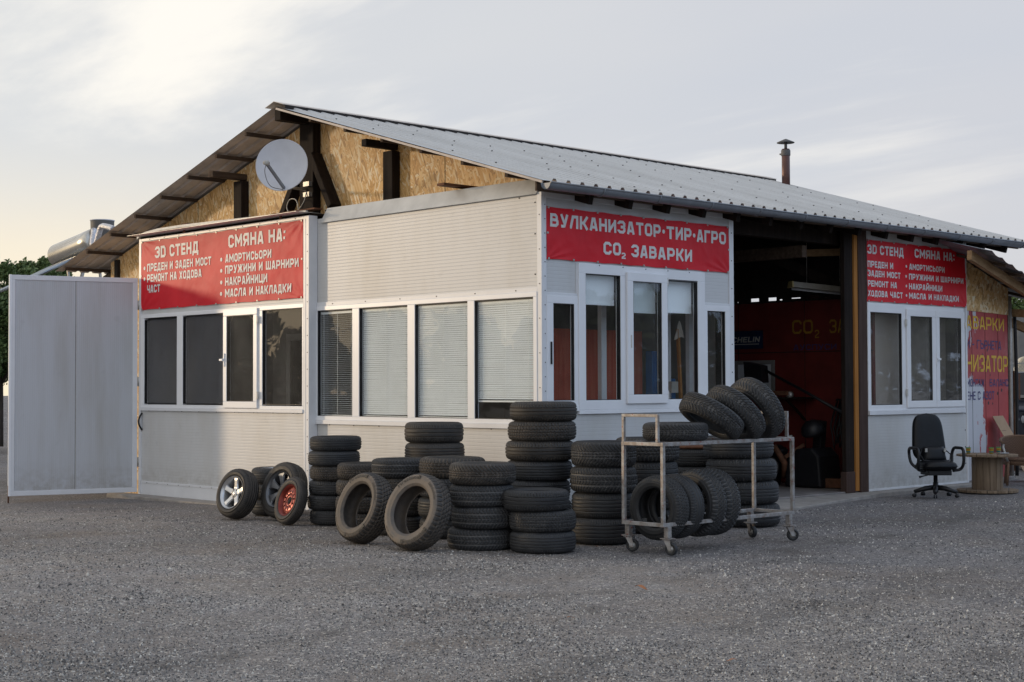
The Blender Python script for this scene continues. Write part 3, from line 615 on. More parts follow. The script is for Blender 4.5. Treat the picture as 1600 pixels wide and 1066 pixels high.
def build_booth():
    W = gable(0.0); x0, x1 = -4.15, -0.06
    MB().box(x0, x1, -0.06, 1.03, -0.05, 0, W).box(x0, x1, 2.60, 3.70, -0.05, 0, W).build("wall_panel", 'panel', B)
    f = MB().box(x0, x1, 1.03, 1.085, -0.05, 0.035, W).box(x0, x1, 2.555, 2.605, -0.05, 0.012, W).box(x1, 0.012, -0.02, 3.66, -0.05, 0.012, W)
    f.box(0.0, 0.012, -0.02, 3.66, -0.06, -0.05, W)
    f.build("corner_trim", 'trim', B, 0.003)
    screws(W, [(x, 2.58) for x in lin(x0, x1, 6)], 0.012, .007); screws(W, [(-.02, z) for z in lin(1.3, 3.6, 6)], 0.012); screws(W, [(x, 1.02) for x in lin(x0, x1, 8)], 0.0, .006); screws(W, [(-.10, 2.75), (-.1, 3.2), (-.1, 3.55), (-.35, 3.62)], 0.0, .009)
    panes = [(-4.13, -3.39, 1.135, 2.50), (-3.25, -2.30, 1.135, 2.50), (-2.16, -1.21, 1.135, 2.50), (-1.09, -0.12, 1.135, 2.50)]
    w = window(W, x0, x1, 1.085, 2.555, panes, gl='clearglass')
    for i, p in enumerate(panes): blind(W, p[0] + .01, p[1] - (.01 if i != 3 else .03), (1.16 if i != 3 else 1.36), 2.48, R_(10) if i == 0 else R_(60), w)
    # flashing over the booth
    pts = [(-4.05, 3.64, 0.035), (-4.02, 3.835, -0.06), (0.03, 3.825, -0.06), (-0.055, 3.64, 0.035)]
    fl = MB().add(pts + [(a, b - .004, c - .006) for a, b, c in pts], [(0, 1, 2, 3), (7, 6, 5, 4), (0, 3, 7, 4), (1, 0, 4, 5), (3, 2, 6, 7), (2, 1, 5, 6)], W); fl.build("flashing", 'zinc', B)
    MB().box(-4.1, 0.0, 3.70, 3.82, -0.34, -0.08, W).build("ledge_board", 'darkwood', B)
    # booth roof, partitions and the wall beside the doorway
    MB().box(-4.15, -0.05, 0.05, 3.36, 0, 0.03, frame((0, 0, 3.62), (1, 0, 0), (0, 1, 0), (0, 0, 1))).build("booth_ceiling", 'inlight', B)
    MB().box(-4.15, -4.10, 0.05, 3.62, 0.06, 3.3, frame((0, 0, 0), (1, 0, 0), (0, 0, 1), (0, 1, 0))).build("partition", 'inwall', B)
    MB().box(-4.15, -0.02, 0.0, 3.66, 0.0, 0.04, gable(3.39)).build("partition", 'inwall', B)
    MB().box(-4.1, -0.06, 0.06, 3.34, 0, 0.04, frame((0, 0, 0.02), (1, 0, 0), (0, 1, 0), (0, 0, 1))).build("booth_floor", 'floor', B)
build_booth()

def build_facade():
    W = facade(0.0)
    MB().box(0.062, 3.30, -0.02, 1.255, -0.05, 0, W).box(0.062, 3.30, 2.9, 3.66, -0.05, 0, W).box(0.062, 0.56, 2.54, 2.9, -0.05, 0, W).box(2.80, 3.30, 2.52, 2.9, -0.05, 0, W).build("wall_panel", 'panel', B)
    f = MB().box(0.012, 0.062, -0.02, 3.66, -0.05, 0.014, W).box(3.30, 3.39, -0.02, 3.66, -0.05, 0.014, W).box(0.062, 3.30, 3.60, 3.66, 0, 0.014, W)
    f.box(0.062, 0.56, 2.52, 2.55, 0, 0.012, W).box(2.80, 3.30, 2.50, 2.53, 0, 0.012, W)
    f.box(0.54, 0.56, 2.55, 2.9, 0, 0.012, W).box(2.80, 2.82, 2.53, 2.9, 0, 0.012, W)
    f.build("corner_trim", 'trim', B, 0.003)
    f = MB().box(0.062, 0.56, 1.225, 1.295, 0.0, 0.028, W).box(2.80, 3.30, 1.225, 1.295, 0.0, 0.028, W).box(0.56, 2.80, 1.19, 1.235, 0.0, 0.03, W); f.build("sill", 'pvc', B, 0.004)
    screws(W, [(.037, z) for z in lin(0.1, 3.6, 22)], 0.014, .006); screws(W, [(3.345, z) for z in lin(0.1, 3.6, 10)], 0.014, .007)
    screws(W, [(y, 2.885) for y in lin(0.7, 2.7, 5)], 0.03, .006)
    w = window(W, 0.56, 2.80, 1.235, 2.90, [(0.675, 1.26, 1.345, 2.785), (1.40, 1.99, 1.36, 2.77), (2.095, 2.66, 1.345, 2.775)], d1=0.03, gl='clearglass')
    sash(W, 1.345, 2.06, 1.30, 2.835, 0.105, w, 'clearglass', 0.032, 0.06); hinge(W, 2.07, 2.75, w); hinge(W, 2.07, 1.4, w)
    MB().box(1.40, 1.415, 1.95, 2.1, 0.06, 0.066, W).build("lock_plate", 'dirtytrim', w)
    w2 = window(W, 0.062, 0.56, 1.295, 2.52, [(0.165, 0.50, 1.345, 2.43)], gl='clearglass', d1=0.018)
    MB().box(0.115, 0.135, 1.75, 2.0, 0.018, 0.03, W).build("handle", 'black', w2)
    window(W, 2.80, 3.30, 1.295, 2.50, [(2.86, 3.21, 1.345, 2.43)], gl='clearglass', d1=0.018)
    # roller shades behind the big window
    s = MB()
    for a, b, z in ((0.66, 1.27, 2.47), (1.40, 2.0, 2.40), (2.09, 2.67, 2.42)): s.box(a, b, z, 2.80, -0.09, -0.085, W).box(a, b, z - .03, z, -0.1, -0.08, W)
    s.build("roller_shade", 'blind', B)
    # doorway posts
    MB().box(5.87, 6.07, 0.32, 3.72, -0.09, -0.02, W).build("door_post", 'darkwood', B, 0.008)
    MB().box(5.86, 6.075, 0.03, 0.32, -0.11, -0.01, W).build("post_foot", 'brownpost', B, 0.008)
    MB().box(6.08, 6.16, 0.05, 3.66, -0.16, 0.0, W).build("door_post", 'orangewood', B, 0.004)
    MB().box(6.165, 6.37, 0.03, 3.68, -0.16, 0.012, W).build("door_post", 'brownpost', B, 0.006)
    MB().box(3.33, 3.39, 0.03, 3.62, -0.24, -0.055, W).build("door_post", 'darkwood', B)
    MB().box(3.395, 6.16, 3.45, 3.66, -0.30, -0.16, W).build("lintel", 'darkwood', B)
    # right hand bay
    MB().box(6.37, 9.02, 0.06, 1.09, -0.05, 0, W).box(6.37, 9.02, 2.66, 3.70, -0.05, 0, W).box(8.95, 9.02, 1.09, 2.66, -0.05, 0.0, W).build("wall_panel", 'panel', B)
    f = MB().box(9.02, 9.06, 0.03, 3.66, -0.06, 0.014, W).box(6.37, 8.95, 1.09, 1.15, -0.05, 0.04, W).box(6.37, 9.02, 0.03, 0.06, -0.05, 0.012, W); f.build("corner_trim", 'trim', B, 0.003)
    screws(W, [(8.985, z) for z in lin(0.2, 3.2, 12)], 0.0, .010)
    w = window(W, 6.37, 8.95, 1.15, 2.66, [(6.44, 7.24, 1.225, 2.53), (7.43, 8.06, 1.26, 2.50), (8.17, 8.86, 1.26, 2.50)], gl='dimglass')
    sash(W, 7.335, 8.115, 1.18, 2.60, 0.10, w, 'dimglass'); sash(W, 8.125, 8.93, 1.18, 2.60, 0.095, w, 'dimglass'); hinge(W, 7.32, 2.4, w); hinge(W, 7.32, 1.4, w); hinge(W, 8.94, 2.4, w)
    MB().box(8.105, 8.135, 1.80, 1.98, 0.045, 0.06, W).box(8.11, 8.20, 1.87, 1.90, 0.06, 0.08, W).build("handle", 'pvc', w, 0.004)
    MB().box(6.42, 8.92, 1.18, 2.62, -0.28, -0.275, W).build("roller_shade", 'shade', B)
    # rear closing walls of the right hand bay and the hall
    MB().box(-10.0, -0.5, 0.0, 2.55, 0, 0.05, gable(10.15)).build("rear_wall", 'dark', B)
    MB().box(-3.0, -0.05, 0.0, 3.6, 0, 0.05, gable(9.06)).build("side_wall", 'inwall', B)
build_facade()

def build_gable_and_roof():
    W = gable(0.35)
    def rp(x): return (x, roof_z(x) - 0.07)
    MB().prism([(-10.2, -0.2), (-8.50, -0.2), (-8.50, 3.70), (-0.4, 3.70), rp(-0.4), rp(RX), rp(-10.2)], -0.02, 0.0, W).build("gable_board", 'osb', B)
    j = MB()
    for x in (-2.02, -7.6): j.box(x - .004, x + .004, 3.75, roof_z(x) - .1, 0.0, 0.0025, W)
    j.build("board_joint", 'dark', B)
    MB().box(-8.72, -8.475, -0.16, 3.66, 0.0, 0.03, gable(0.33)).build("gap_shade_board", 'darkwood', B)  # dark board added so the gap beside the gate reads as shade
    # king post, side posts, braces
    MB().box(-4.86, -4.55, 3.74, RZ - 0.06, 0.002, 0.13, W).build("king_post", 'darkwood', B, 0.01)
    MB().box(-3.07, -2.88, 3.80, 4.48, 0.002, 0.13, W).build("post", 'darkwood', B, 0.01)
    MB().box(-6.46, -6.26, 3.80, 4.44, 0.002, 0.13, W).build("post", 'darkwood', B, 0.01)
    MB().bar((-4.58, 0.28, 4.62), (-4.14, 0.28, 3.88), 0.10, 0.20, (0, 1, 0)).build("brace", 'darkwood', B, 0.01)
    MB().bar((-4.84, 0.28, 4.50), (-5.26, 0.28, 3.86), 0.10, 0.18, (0, 1, 0)).build("brace", 'darkwood', B, 0.01)
    MB().bar((-4.70, Y0 + .03, 5.11), (-4.70, 2.0, 5.11), 0.13, 0.15).build("ridge_beam", 'darkwood', B, 0.008)
    MB().bar((-2.97, -0.16, 4.545), (-2.97, 1.2, 4.545), 0.10, 0.09).build("purlin_beam", 'darkwood', B, 0.008)
    MB().bar((-6.36, -0.22, 4.50), (-6.36, 1.2, 4.50), 0.10, 0.09).build("purlin_beam", 'purlin', B, 0.008)
    MB().bar((-1.47, -0.20, 3.87), (-1.47, 1.2, 3.87), 0.13, 0.03).build("purlin_beam", 'rust', B)
    # battens along the ridge direction under both slopes
    mb = MB()
    for k in range(1, 9):
        x = RX - k * 0.735; z = roof_z(x) - 0.055; mb.bar((x, Y0 + 0.02, z), (x, Y1 - .05, z), 0.045, 0.05)
    for k in range(1, 7):
        x = RX + k * 0.735; z = roof_z(x) - 0.055; mb.bar((x, Y0 + 0.02, z), (x, Y1 - .05, z), 0.045, 0.05)
    mb.build("battens", 'purlin', B)
    # rafters; the tails show below the gutter
    mb = MB()
    for y in [0.55 + 0.665 * i for i in range(15)]:
        for sx, xe in ((1, 0.24), (-1, EXL + 0.1)):
            a = Vector((RX, y, RZ - 0.15)); b = Vector((xe, y, roof_z(xe) - 0.15)); mb.bar(a, b, 0.07, 0.13)
    mb.build("rafters", 'darkwood', B)
    # corrugated sheet
    def sheet(xa, xb, off, name, mat, y0=Y0, y1=Y1, pitch=0.22):
        ys = []; y = y0
        while y < y1:
            for q, h in ((0, 0), (0.135, 0), (0.155, 0.030), (0.195, 0.030), (0.215, 0)):
                if y + q <= y1: ys.append((y + q, h))
            y += pitch
        k = 8; vs = []; rnd = random.Random(5)
        for i in range(k + 1):
            x = xa + (xb - xa) * i / k
            for (yy, h) in ys: vs.append((x, yy, roof_z(x) + h + off + 0.006 * noise.noise((x * 0.8, yy * 0.7, 0.3))))
        n = len(ys); fs = [(i * n + j, i * n + j + 1, (i + 1) * n + j + 1, (i + 1) * n + j) for i in range(k) for j in range(n - 1)]
        return MB().add(vs, fs).build(name, mat, B)
    sheet(RX, EXR, 0.0, "roof_sheet", 'roof'); sheet(RX, EXL, 0.0, "roof_sheet", 'roof')
    sheet(RX, EXR, -0.005, "roof_underside", 'under'); sheet(RX, EXL, -0.005, "roof_underside", 'under')
    s = MB()
    for i in range(7):
        for j in range(16):
            if random.random() < .22: continue
            x = RX + 0.38 + i * 0.735 + random.uniform(-.03, .03); y = Y0 + 0.175 + 0.66 * j + random.choice((0, 0, .22)) + random.uniform(-.01, .01); z = roof_z(x) + 0.03
            s.box(x - .008, x + .008, y - .008, y + .008, z, z + 0.010)
    tag(s.build("roof_screws", 'screw', B), kind='stuff')
    # folded ridge cap with notched edge
    rc = MB(); zt = 0.062
    for sg in (1, -1):
        a = [(RX, Y0 - .03, RZ + zt), (RX, Y1 + .03, RZ + zt), (RX + sg * .20, Y1 + .03, RZ + zt - .20 * SL), (RX + sg * .20, Y0 - .03, RZ + zt - .20 * SL)]
        rc.add(a + [(p[0], p[1], p[2] - .006) for p in a], [(0, 1, 2, 3), (7, 6, 5, 4), (2, 6, 7, 3), (0, 3, 7, 4), (1, 5, 6, 2)])
    rc.build("ridge_cap", 'under', B)
    x = RX + .203; MB().box(x - .01, x + .006, Y0 + .01, Y1 - .01, roof_z(x) + .008, roof_z(x) + .052).build("ridge_filler", 'dark', B)
    # edge boards of the rake
    MB().bar((RX, Y0 + .012, RZ - .03), (EXR - .02, Y0 + .012, roof_z(EXR - .02) - .020), 0.02, 0.026).build("rake_batten", 'under', B)
    # gutter: half round trough, brackets and seams
    cx, cz, r = EXR + 0.06, roof_z(EXR) - 0.035, 0.075
    def gp(t, j): a = math.pi + math.pi * j; return (cx + r * math.cos(a), t, cz + r * math.sin(a))
    g = MB(); n = 10
    g.grid(lambda u, v: gp(Y0 - .02 + u * (Y1 + .3 - Y0), v), 40, n); g.grid(lambda u, v: (lambda q: (q[0] * 1 + (cx - q[0]) * 0.04, q[1], q[2] + .003))(gp(Y0 - .02 + u * (Y1 + .3 - Y0), v)), 40, n)
    g.tube([(cx + r, Y0 - .02, cz), (cx + r, Y1 + .28, cz)], 0.010, 8)
    ge = [(r * math.cos(math.pi + math.pi * j / n), r * math.sin(math.pi + math.pi * j / n)) for j in range(n + 1)]
    g.prism(ge, 0, 0.004, frame((cx, Y0 + .004, cz), (1, 0, 0), (0, 0, 1), (0, -1, 0)))
    gu = g.build("gutter", 'gutter', B)
    for y in [0.55 + 0.95 * i for i in range(11)]:
        MB().tube([(cx + (r + .006) * math.cos(a), y, cz + (r + .006) * math.sin(a)) for a in [math.pi + math.pi * k / 10 for k in range(11)]], 0.006, 6).build("bracket", 'gutter', gu)
    MB().bar((EXR - .14, Y0 + .03, roof_z(EXR - .14) - .08), (EXR - .14, Y1 - .05, roof_z(EXR - .14) - .08), 0.025, 0.12).build("fascia_board", 'purlin', B)
build_gable_and_roof()
tag(SC.build("screws", 'screw', B), kind='stuff')

def build_hall_inside():
    W = gable(6.9)
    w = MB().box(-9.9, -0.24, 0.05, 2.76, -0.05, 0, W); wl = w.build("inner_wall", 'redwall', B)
    l = MB().box(-9.9, -0.24, 2.0, 2.012, 0, 0.01, W)
    for x in (-1.42, -2.65, -3.9): l.box(x - .004, x + .004, 0.05, 2.76, 0, 0.003, W)
    l.build("wall_seam", 'dark', wl)
    t = MB(); add_text(t, "CO", -1.64, 2.275, 0.37, 0.205, W, 0.004, 0.15); t.build("yellow_lettering", 'yellow_shaded', wl); t = MB(); add_text(t, "2", -1.235, 2.205, 0.075, 0.12, W, 0.004, 0.15); t.build("yellow_lettering", 'yellow_shaded', wl); t = MB(); add_text(t, "ЗАВА", -0.98, 2.27, 0.56, 0.20, W, 0.004, 0.15)
    t.build("yellow_lettering", 'yellow_shaded', wl)
    t = MB(); add_text(t, "АУСПУСИ", -1.62, 2.03, 0.76, 0.085, W, 0.004, 0.15); t.build("blue_lettering", 'navy', wl)
    # broken boarding between wall top and roof: gaps let the sky through
    b = MB(); rnd = random.Random(11); x = -4.2
    b.box(-9.9, -4.2, 2.762, 4.7, -0.03, -0.01, W)
    rows = [(2.762, 2.79), (2.84, 2.88)]
    b.box(-4.2, -0.24, 2.92, 3.75, -0.03, -0.01, W)
    while x < -0.3:
        solid = rnd.uniform(0.04, 0.24); gap = rnd.uniform(0.05, 0.22)
        b.box(x, min(x + solid, -0.24), 2.762, 2.92, -0.03, -0.01, W)
        x += solid; g1 = min(x + gap, -0.24)
        cut = rnd.choice((0.018, 0.03, 0.05)); b.box(x, g1, 2.762, 2.79, -0.03, -0.01, W); b.box(x, g1, 2.79 + cut, 2.92, -0.03, -0.01, W); x = g1
    b.prism([(-4.2, 3.75), (-0.24, 3.75), (-0.24, roof_z(-.24) - .07), (-4.2, roof_z(-4.2) - .07)], -0.03, -0.01, W)
    b.build("gap_boarding", 'dark', B)
    MB().bar((-2.3, 5.6, 3.85), (-0.55, 6.6, 2.9), 0.09, 0.14).build("inner_brace", 'darkwood', B)
    MB().bar((-2.9, 6.6, 2.55), (-2.2, 6.6, 3.0), 0.08, 0.10).build("inner_brace", 'darkwood', B)
    MB().bar((-8, 5.2, 3.32), (-0.2, 5.2, 3.32), 0.10, 0.16).build("tie_beam", 'purlin', B)
    MB().bar((-3.2, 3.5, 3.30), (-0.4, 6.5, 3.40), 0.05, 0.10).build("inner_lath", 'lightwood', B)
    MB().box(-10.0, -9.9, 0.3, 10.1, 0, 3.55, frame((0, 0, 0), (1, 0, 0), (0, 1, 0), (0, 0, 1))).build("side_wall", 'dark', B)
build_hall_inside()

# ------------------------------------------------------------------ banners
def banner(name, label, W, u0, u1, v0, v1, sag=0.0):
    bn = thing(name, label, "banner", tuple(W @ Vector(((u0 + u1) / 2, v0, 0.02))), world_parts=True, group="red banners on the workshop")
    sd = u0 * 3.1
    def wr(u, v):
        a = (u - u0) / (u1 - u0); b = (v - v0) / (v1 - v0)
        d = 0.016 + 0.008 * noise.noise((u * 2.2 + sd, v * 2.5, 1)) + 0.003 * noise.noise((u * 7 + v * 3, v * 4 - u * 2, 2))
        for cu in (0.0, 1.0):
            r = math.hypot((a - cu) * 2.5, b); d += 0.006 * math.sin(math.atan2(b + .02, abs(a - cu) * 2.5 + .02) * 14) * max(0, 1 - r * 2.2)
            r = math.hypot((a - cu) * 2.5, 1 - b); d += 0.006 * math.sin(math.atan2(1 - b + .02, abs(a - cu) * 2.5 + .02) * 12) * max(0, 1 - r * 2.0)
        d += 0.004 * math.exp(-((a - 0.62 - 0.08 * b) / 0.02) ** 2) + 0.003 * math.exp(-((a - 0.9 + 0.1 * b) / 0.015) ** 2)
        return d
    def wav(a): return 0.008 * abs(math.sin(a * math.pi * 7))
    g = MB(); nu, nv = 140, 40
    g.grid(lambda a, b: (lambda u, v: (u, v, wr(u, v)))(u0 + a * (u1 - u0), v0 + wav(a) + b * (v1 - v0 - 2 * wav(a))), nu, nv, W)
    g.build("sheet", 'banner', bn)
    e = MB()
    for i in range(9):
        u = u0 + .03 + (u1 - u0 - .06) * i / 8
        for v in (v0 + .012, v1 - .012): e.box(u - .011, u + .011, v - .011, v + .011, 0.012, 0.026, W)
    for v in (v0 + (v1 - v0) * .5,):
        for u in (u0 + .015, u1 - .015): e.box(u - .011, u + .011, v - .011, v + .011, 0.012, 0.026, W)
    e.build("eyelets", 'galv', bn)
    return bn, wr
def letters(bn, wr, W, rows):
    for txt, u, v, w, c in rows:
        t = MB()
        if txt == '•': t.lathe([(0.0, 0.0), (c / 2, 0.0)], 14, W @ Matrix.Translation((u, v + c / 2, wr(u, v) + .005)), False)
        else: add_text(t, txt, u, v, w, c, W, 0.005, 0.215, wr)
        t.build("lettering", 'letter', bn, recalc=False)
W = gable(-0.12)
bn, wr = banner("banner", "sunlit red banner on the left bay with two columns of white text", W, -8.40, -4.28, 2.668, 3.695)
def br(px0, px1, py):  # helper kept for readability of rows: world numbers below
    return None
letters(bn, wr, W, [("3D СТЕНД", -7.996, 3.425, 1.194, 0.172), ("СМЯНА НА:", -6.037, 3.444, 1.361, 0.174),
    ("•", -8.29, 3.265, 0, 0.055), ("ПРЕДЕН И ЗАДЕН МОСТ", -8.217, 3.238, 1.748, 0.117), ("•", -8.29, 3.105, 0, 0.055), ("РЕМОНТ НА ХОДОВА", -8.216, 3.078, 1.495, 0.117), ("ЧАСТ", -8.215, 2.92, 0.368, 0.115),
    ("•", -6.21, 3.265, 0, 0.055), ("АМОРТИСЬОРИ", -6.112, 3.242, 1.118, 0.115), ("•", -6.21, 3.108, 0, 0.055), ("ПРУЖИНИ И ШАРНИРИ", -6.112, 3.085, 1.74, 0.115),
    ("•", -6.21, 2.945, 0, 0.055), ("НАКРАЙНИЦИ", -6.111, 2.92, 1.026, 0.115), ("•", -6.21, 2.785, 0, 0.055), ("МАСЛА И НАКЛАДКИ", -6.11, 2.76, 1.571, 0.115)])
W = facade(0.0)
bn, wr = banner("banner", "wide red banner over the booth window, two centred lines of large white letters", W, 0.062, 3.295, 2.915, 3.505)
letters(bn, wr, W, [("ВУЛКАНИЗАТОР", 0.115, 3.281, 1.877, 0.15), ("•", 2.046, 3.33, 0, 0.05), ("ТИР", 2.099, 3.272, 0.454, 0.153), ("•", 2.606, 3.32, 0, 0.05), ("АГРО", 2.656, 3.272, 0.57, 0.153),
    ("CO", 0.982, 3.021, 0.295, 0.147), ("2", 1.287, 2.986, 0.067, 0.072), ("ЗАВАРКИ", 1.454, 3.018, 1.108, 0.147)])
bn, wr = banner("banner", "red banner on the narrow bay right of the doorway, above its white window", W, 6.372, 9.035, 2.675, 3.545)
letters(bn, wr, W, [("3D СТЕНД", 6.378, 3.344, 0.92, 0.13), ("СМЯНА НА:", 7.599, 3.356, 1.109, 0.128),
    ("ПРЕДЕН И", 6.38, 3.156, 0.643, 0.09), ("ЗАДЕН МОСТ", 6.38, 3.028, 0.834, 0.087), ("РЕМОНТ НА", 6.38, 2.886, 0.737, 0.087), ("ХОДОВА ЧАСТ", 6.38, 2.748, 0.886, 0.086),
    ("•", 7.37, 3.195, 0, 0.04), ("АМОРТИСЬОРИ", 7.446, 3.173, 0.976, 0.086), ("•", 7.37, 3.052, 0, 0.04), ("ПРУЖИНИ И ШАРНИРИ", 7.443, 3.03, 1.505, 0.086), ("•", 7.37, 2.911, 0, 0.04), ("НАКРАЙНИЦИ", 7.44, 2.889, 0.901, 0.086), ("•", 7.37, 2.776, 0, 0.04), ("МАСЛА И НАКЛАДКИ", 7.438, 2.754, 1.37, 0.086)])

# ------------------------------------------------------------------ annex with the painted red wall
AN = math.radians(10.6); AO = Vector((-0.05, 9.09, 0)); AU = Vector((-math.sin(AN), math.cos(AN), 0)); AX = Vector((math.cos(AN), math.sin(AN), 0))
WA = frame(AO, AU, (0, 0, 1), AX)
def build_annex():
    A = thing("annex_building", "small annex with peeling red painted wall and chipboard gable beyond the right bay", "building", tuple(AO), world_parts=True)
    wl = MB().box(0.05, 2.04, -0.05, 2.64, -0.06, 0, WA).build("wall", 'peel', A)
    MB().prism([(0.05, 2.642), (2.06, 2.642), (2.06, 3.07), (0.05, 3.40)], -0.06, 0.012, WA).build("gable_board", 'osb', A)
    s = MB()
    for u in (0.32, 0.93, 1.55): s.box(u - .004, u + .004, 0, 2.64, 0, 0.003, WA)
    s.build("wall_seam", 'dark', wl)
    h = MB(); rnd = random.Random(4)
    for u, v in ((0.95, 1.9), (1.0, 1.72), (0.62, 1.55), (0.8, 1.98), (1.15, 1.66), (0.7, 1.75), (1.7, 1.42), (1.5, 1.37), (1.05, 1.22), (1.25, 1.21), (1.02, 2.05)):
        h.lathe([(0, 0.003), (rnd.uniform(.015, .032), 0.003)], 10, WA @ Matrix.Translation((u, v, 0.001)), False)
    h.build("drill_holes", 'black', wl)
    t = MB(); add_text(t, "АВАРКИ", 0.07, 2.37, 1.78, 0.20, WA, 0.004, 0.16); t.build("yellow_lettering", 'yellow', wl); t = MB(); add_text(t, "НИЗАТОР", 0.07, 1.71, 1.96, 0.26, WA, 0.004, 0.16); t.build("yellow_lettering", 'yellow', wl)
    t = MB(); add_text(t, "И - ГЪРНЕТА", 0.07, 2.065, 1.63, 0.14, WA, 0.004, 0.15); t.build("blue_lettering", 'navy', wl); t = MB(); add_text(t, "МОНТАЖ", 0.07, 1.48, 0.80, 0.115, WA, 0.004, 0.15); t.build("blue_lettering", 'navy', wl); t = MB(); add_text(t, "БАЛАНС", 1.12, 1.48, 0.92, 0.115, WA, 0.004, 0.15); t.build("blue_lettering", 'navy', wl); t = MB(); add_text(t, "ЕНЕ С АЗОТ", 0.07, 1.275, 1.27, 0.13, WA, 0.004, 0.15); t.build("blue_lettering", 'navy', wl)
    MB().box(2.04, 2.08, -0.05, 3.05, -4.0, 0.0, WA).build("side_wall", 'dark', A)
    def rz(u, n): return 3.45 - 0.155 * u - 0.27 * n
    k = 30; vs = []
    for i in range(k + 1):
        u = -1.2 + 4.6 * i / k; hh = 0.03 if i % 3 == 1 else 0.0
        for n in (-1.0, 0.78): vs.append((u, rz(u, n) + hh, n))
    fs = [(2 * i, 2 * i + 2, 2 * i + 3, 2 * i + 1) for i in range(k)]
    MB().add(vs, fs, WA).build("roof_sheet", 'gutter', A)
    b = MB()
    for u in (-0.3, 0.45, 1.2, 1.95, 2.7): b.bar(WA @ Vector((u, rz(u, -.8) - .035, -.8)), WA @ Vector((u, rz(u, .74) - .035, .74)), 0.05, 0.045)
    b.build("battens", 'purlin', A)
    MB().bar(WA @ Vector((-1.2, rz(-1.2, .5) - .13, .5)), WA @ Vector((3.3, rz(3.3, .5) - .13, .5)), 0.07, 0.14).build("rafter", 'lightwood', A, 0.006)
    MB().bar(WA @ Vector((2.3, 2.78, -1.0)), WA @ Vector((2.3, 2.62, 0.72)), 0.10, 0.13).build("wall_plate", 'lightwood', A, 0.006)
    MB().bar(WA @ Vector((2.35, 2.6, -0.2)), WA @ Vector((3.2, 2.3, 0.3)), 0.08, 0.14).build("brace", 'lightwood', A, 0.006)
    MB().tube([WA @ Vector((2.11, z, 0.02)) for z in (0.0, 1.0, 2.0, 2.95)], 0.032, 10).build("downpipe", 'galv', A)
    tag(MB().tube([WA @ Vector((2.24 + 0.05 * math.sin(z * 1.3), z, 0.06)) for z in [0.02 + i * 0.2 for i in range(14)]], 0.03, 8).build("black_hose", 'black'), "thick black hose hanging beside the downpipe of the red wall", "hose")
build_annex()

# ------------------------------------------------------------------ gate leaf standing open on the left
GH = Vector((-8.47, -0.155, 0)); GE = Vector((-9.03, -1.90, 0)); gu = (GE - GH); GL = gu.length; gu.normalize(); gn = Vector((gu.y, -gu.x, 0)); gn = gn if gn.dot(Vector((1, -1, 0))) > 0 else -gn
WG = frame(GH, gu, (0, 0, 1), gn)
def build_gate():
    # panel material runs its ribs along the leaf: build it in its own space
    G = thing("gate", "tall plain white panel gate leaf standing open at the left of the building", "gate", tuple(GH))
    G.rotation_euler = (0, 0, math.atan2(gu.y, gu.x)); s = 1 if gn.dot(Vector((-math.sin(G.rotation_euler.z), math.cos(G.rotation_euler.z), 0))) > 0 else -1
    WL = frame((0, 0, 0), (1, 0, 0), (0, 0, 1), (0, s, 0)); L = GL
    MB().box(0.03, L - .03, 0.0, 3.10, -0.05, 0, WL).build("panel", 'gatepanel', G)
    MB().ring(0.0, L, -0.05, 3.155, 0.07, -0.055, 0.010, WL).build("frame", 'trim', G, 0.004)
    MB().box(L * .49 - .003, L * .49 + .003, 0.02, 3.085, 0, 0.003, WL).build("panel_joint", 'dirtytrim', G)
    MB().box(L * .49 + .003, L * .49 + .009, 0.02, 3.085, 0, 0.0015, WL).build("panel_joint", 'dark', G)
    MB().box(L - .02, L + .012, -0.05, 3.16, -0.06, 0.016, WL).build("edge_strip", 'pvc', G)
    MB().tube([WL @ Vector((L + .005, z, -.03)) for z in (-.15, .1)], 0.012, 6).build("drop_bolt", 'rust', G)
    for z in (0.4, 1.6, 2.75): MB().tube([WL @ Vector((-.02, z - .07, .0)), WL @ Vector((-.02, z + .07, 0))], 0.018, 8).build("hinge", 'galv', G)
build_gate()

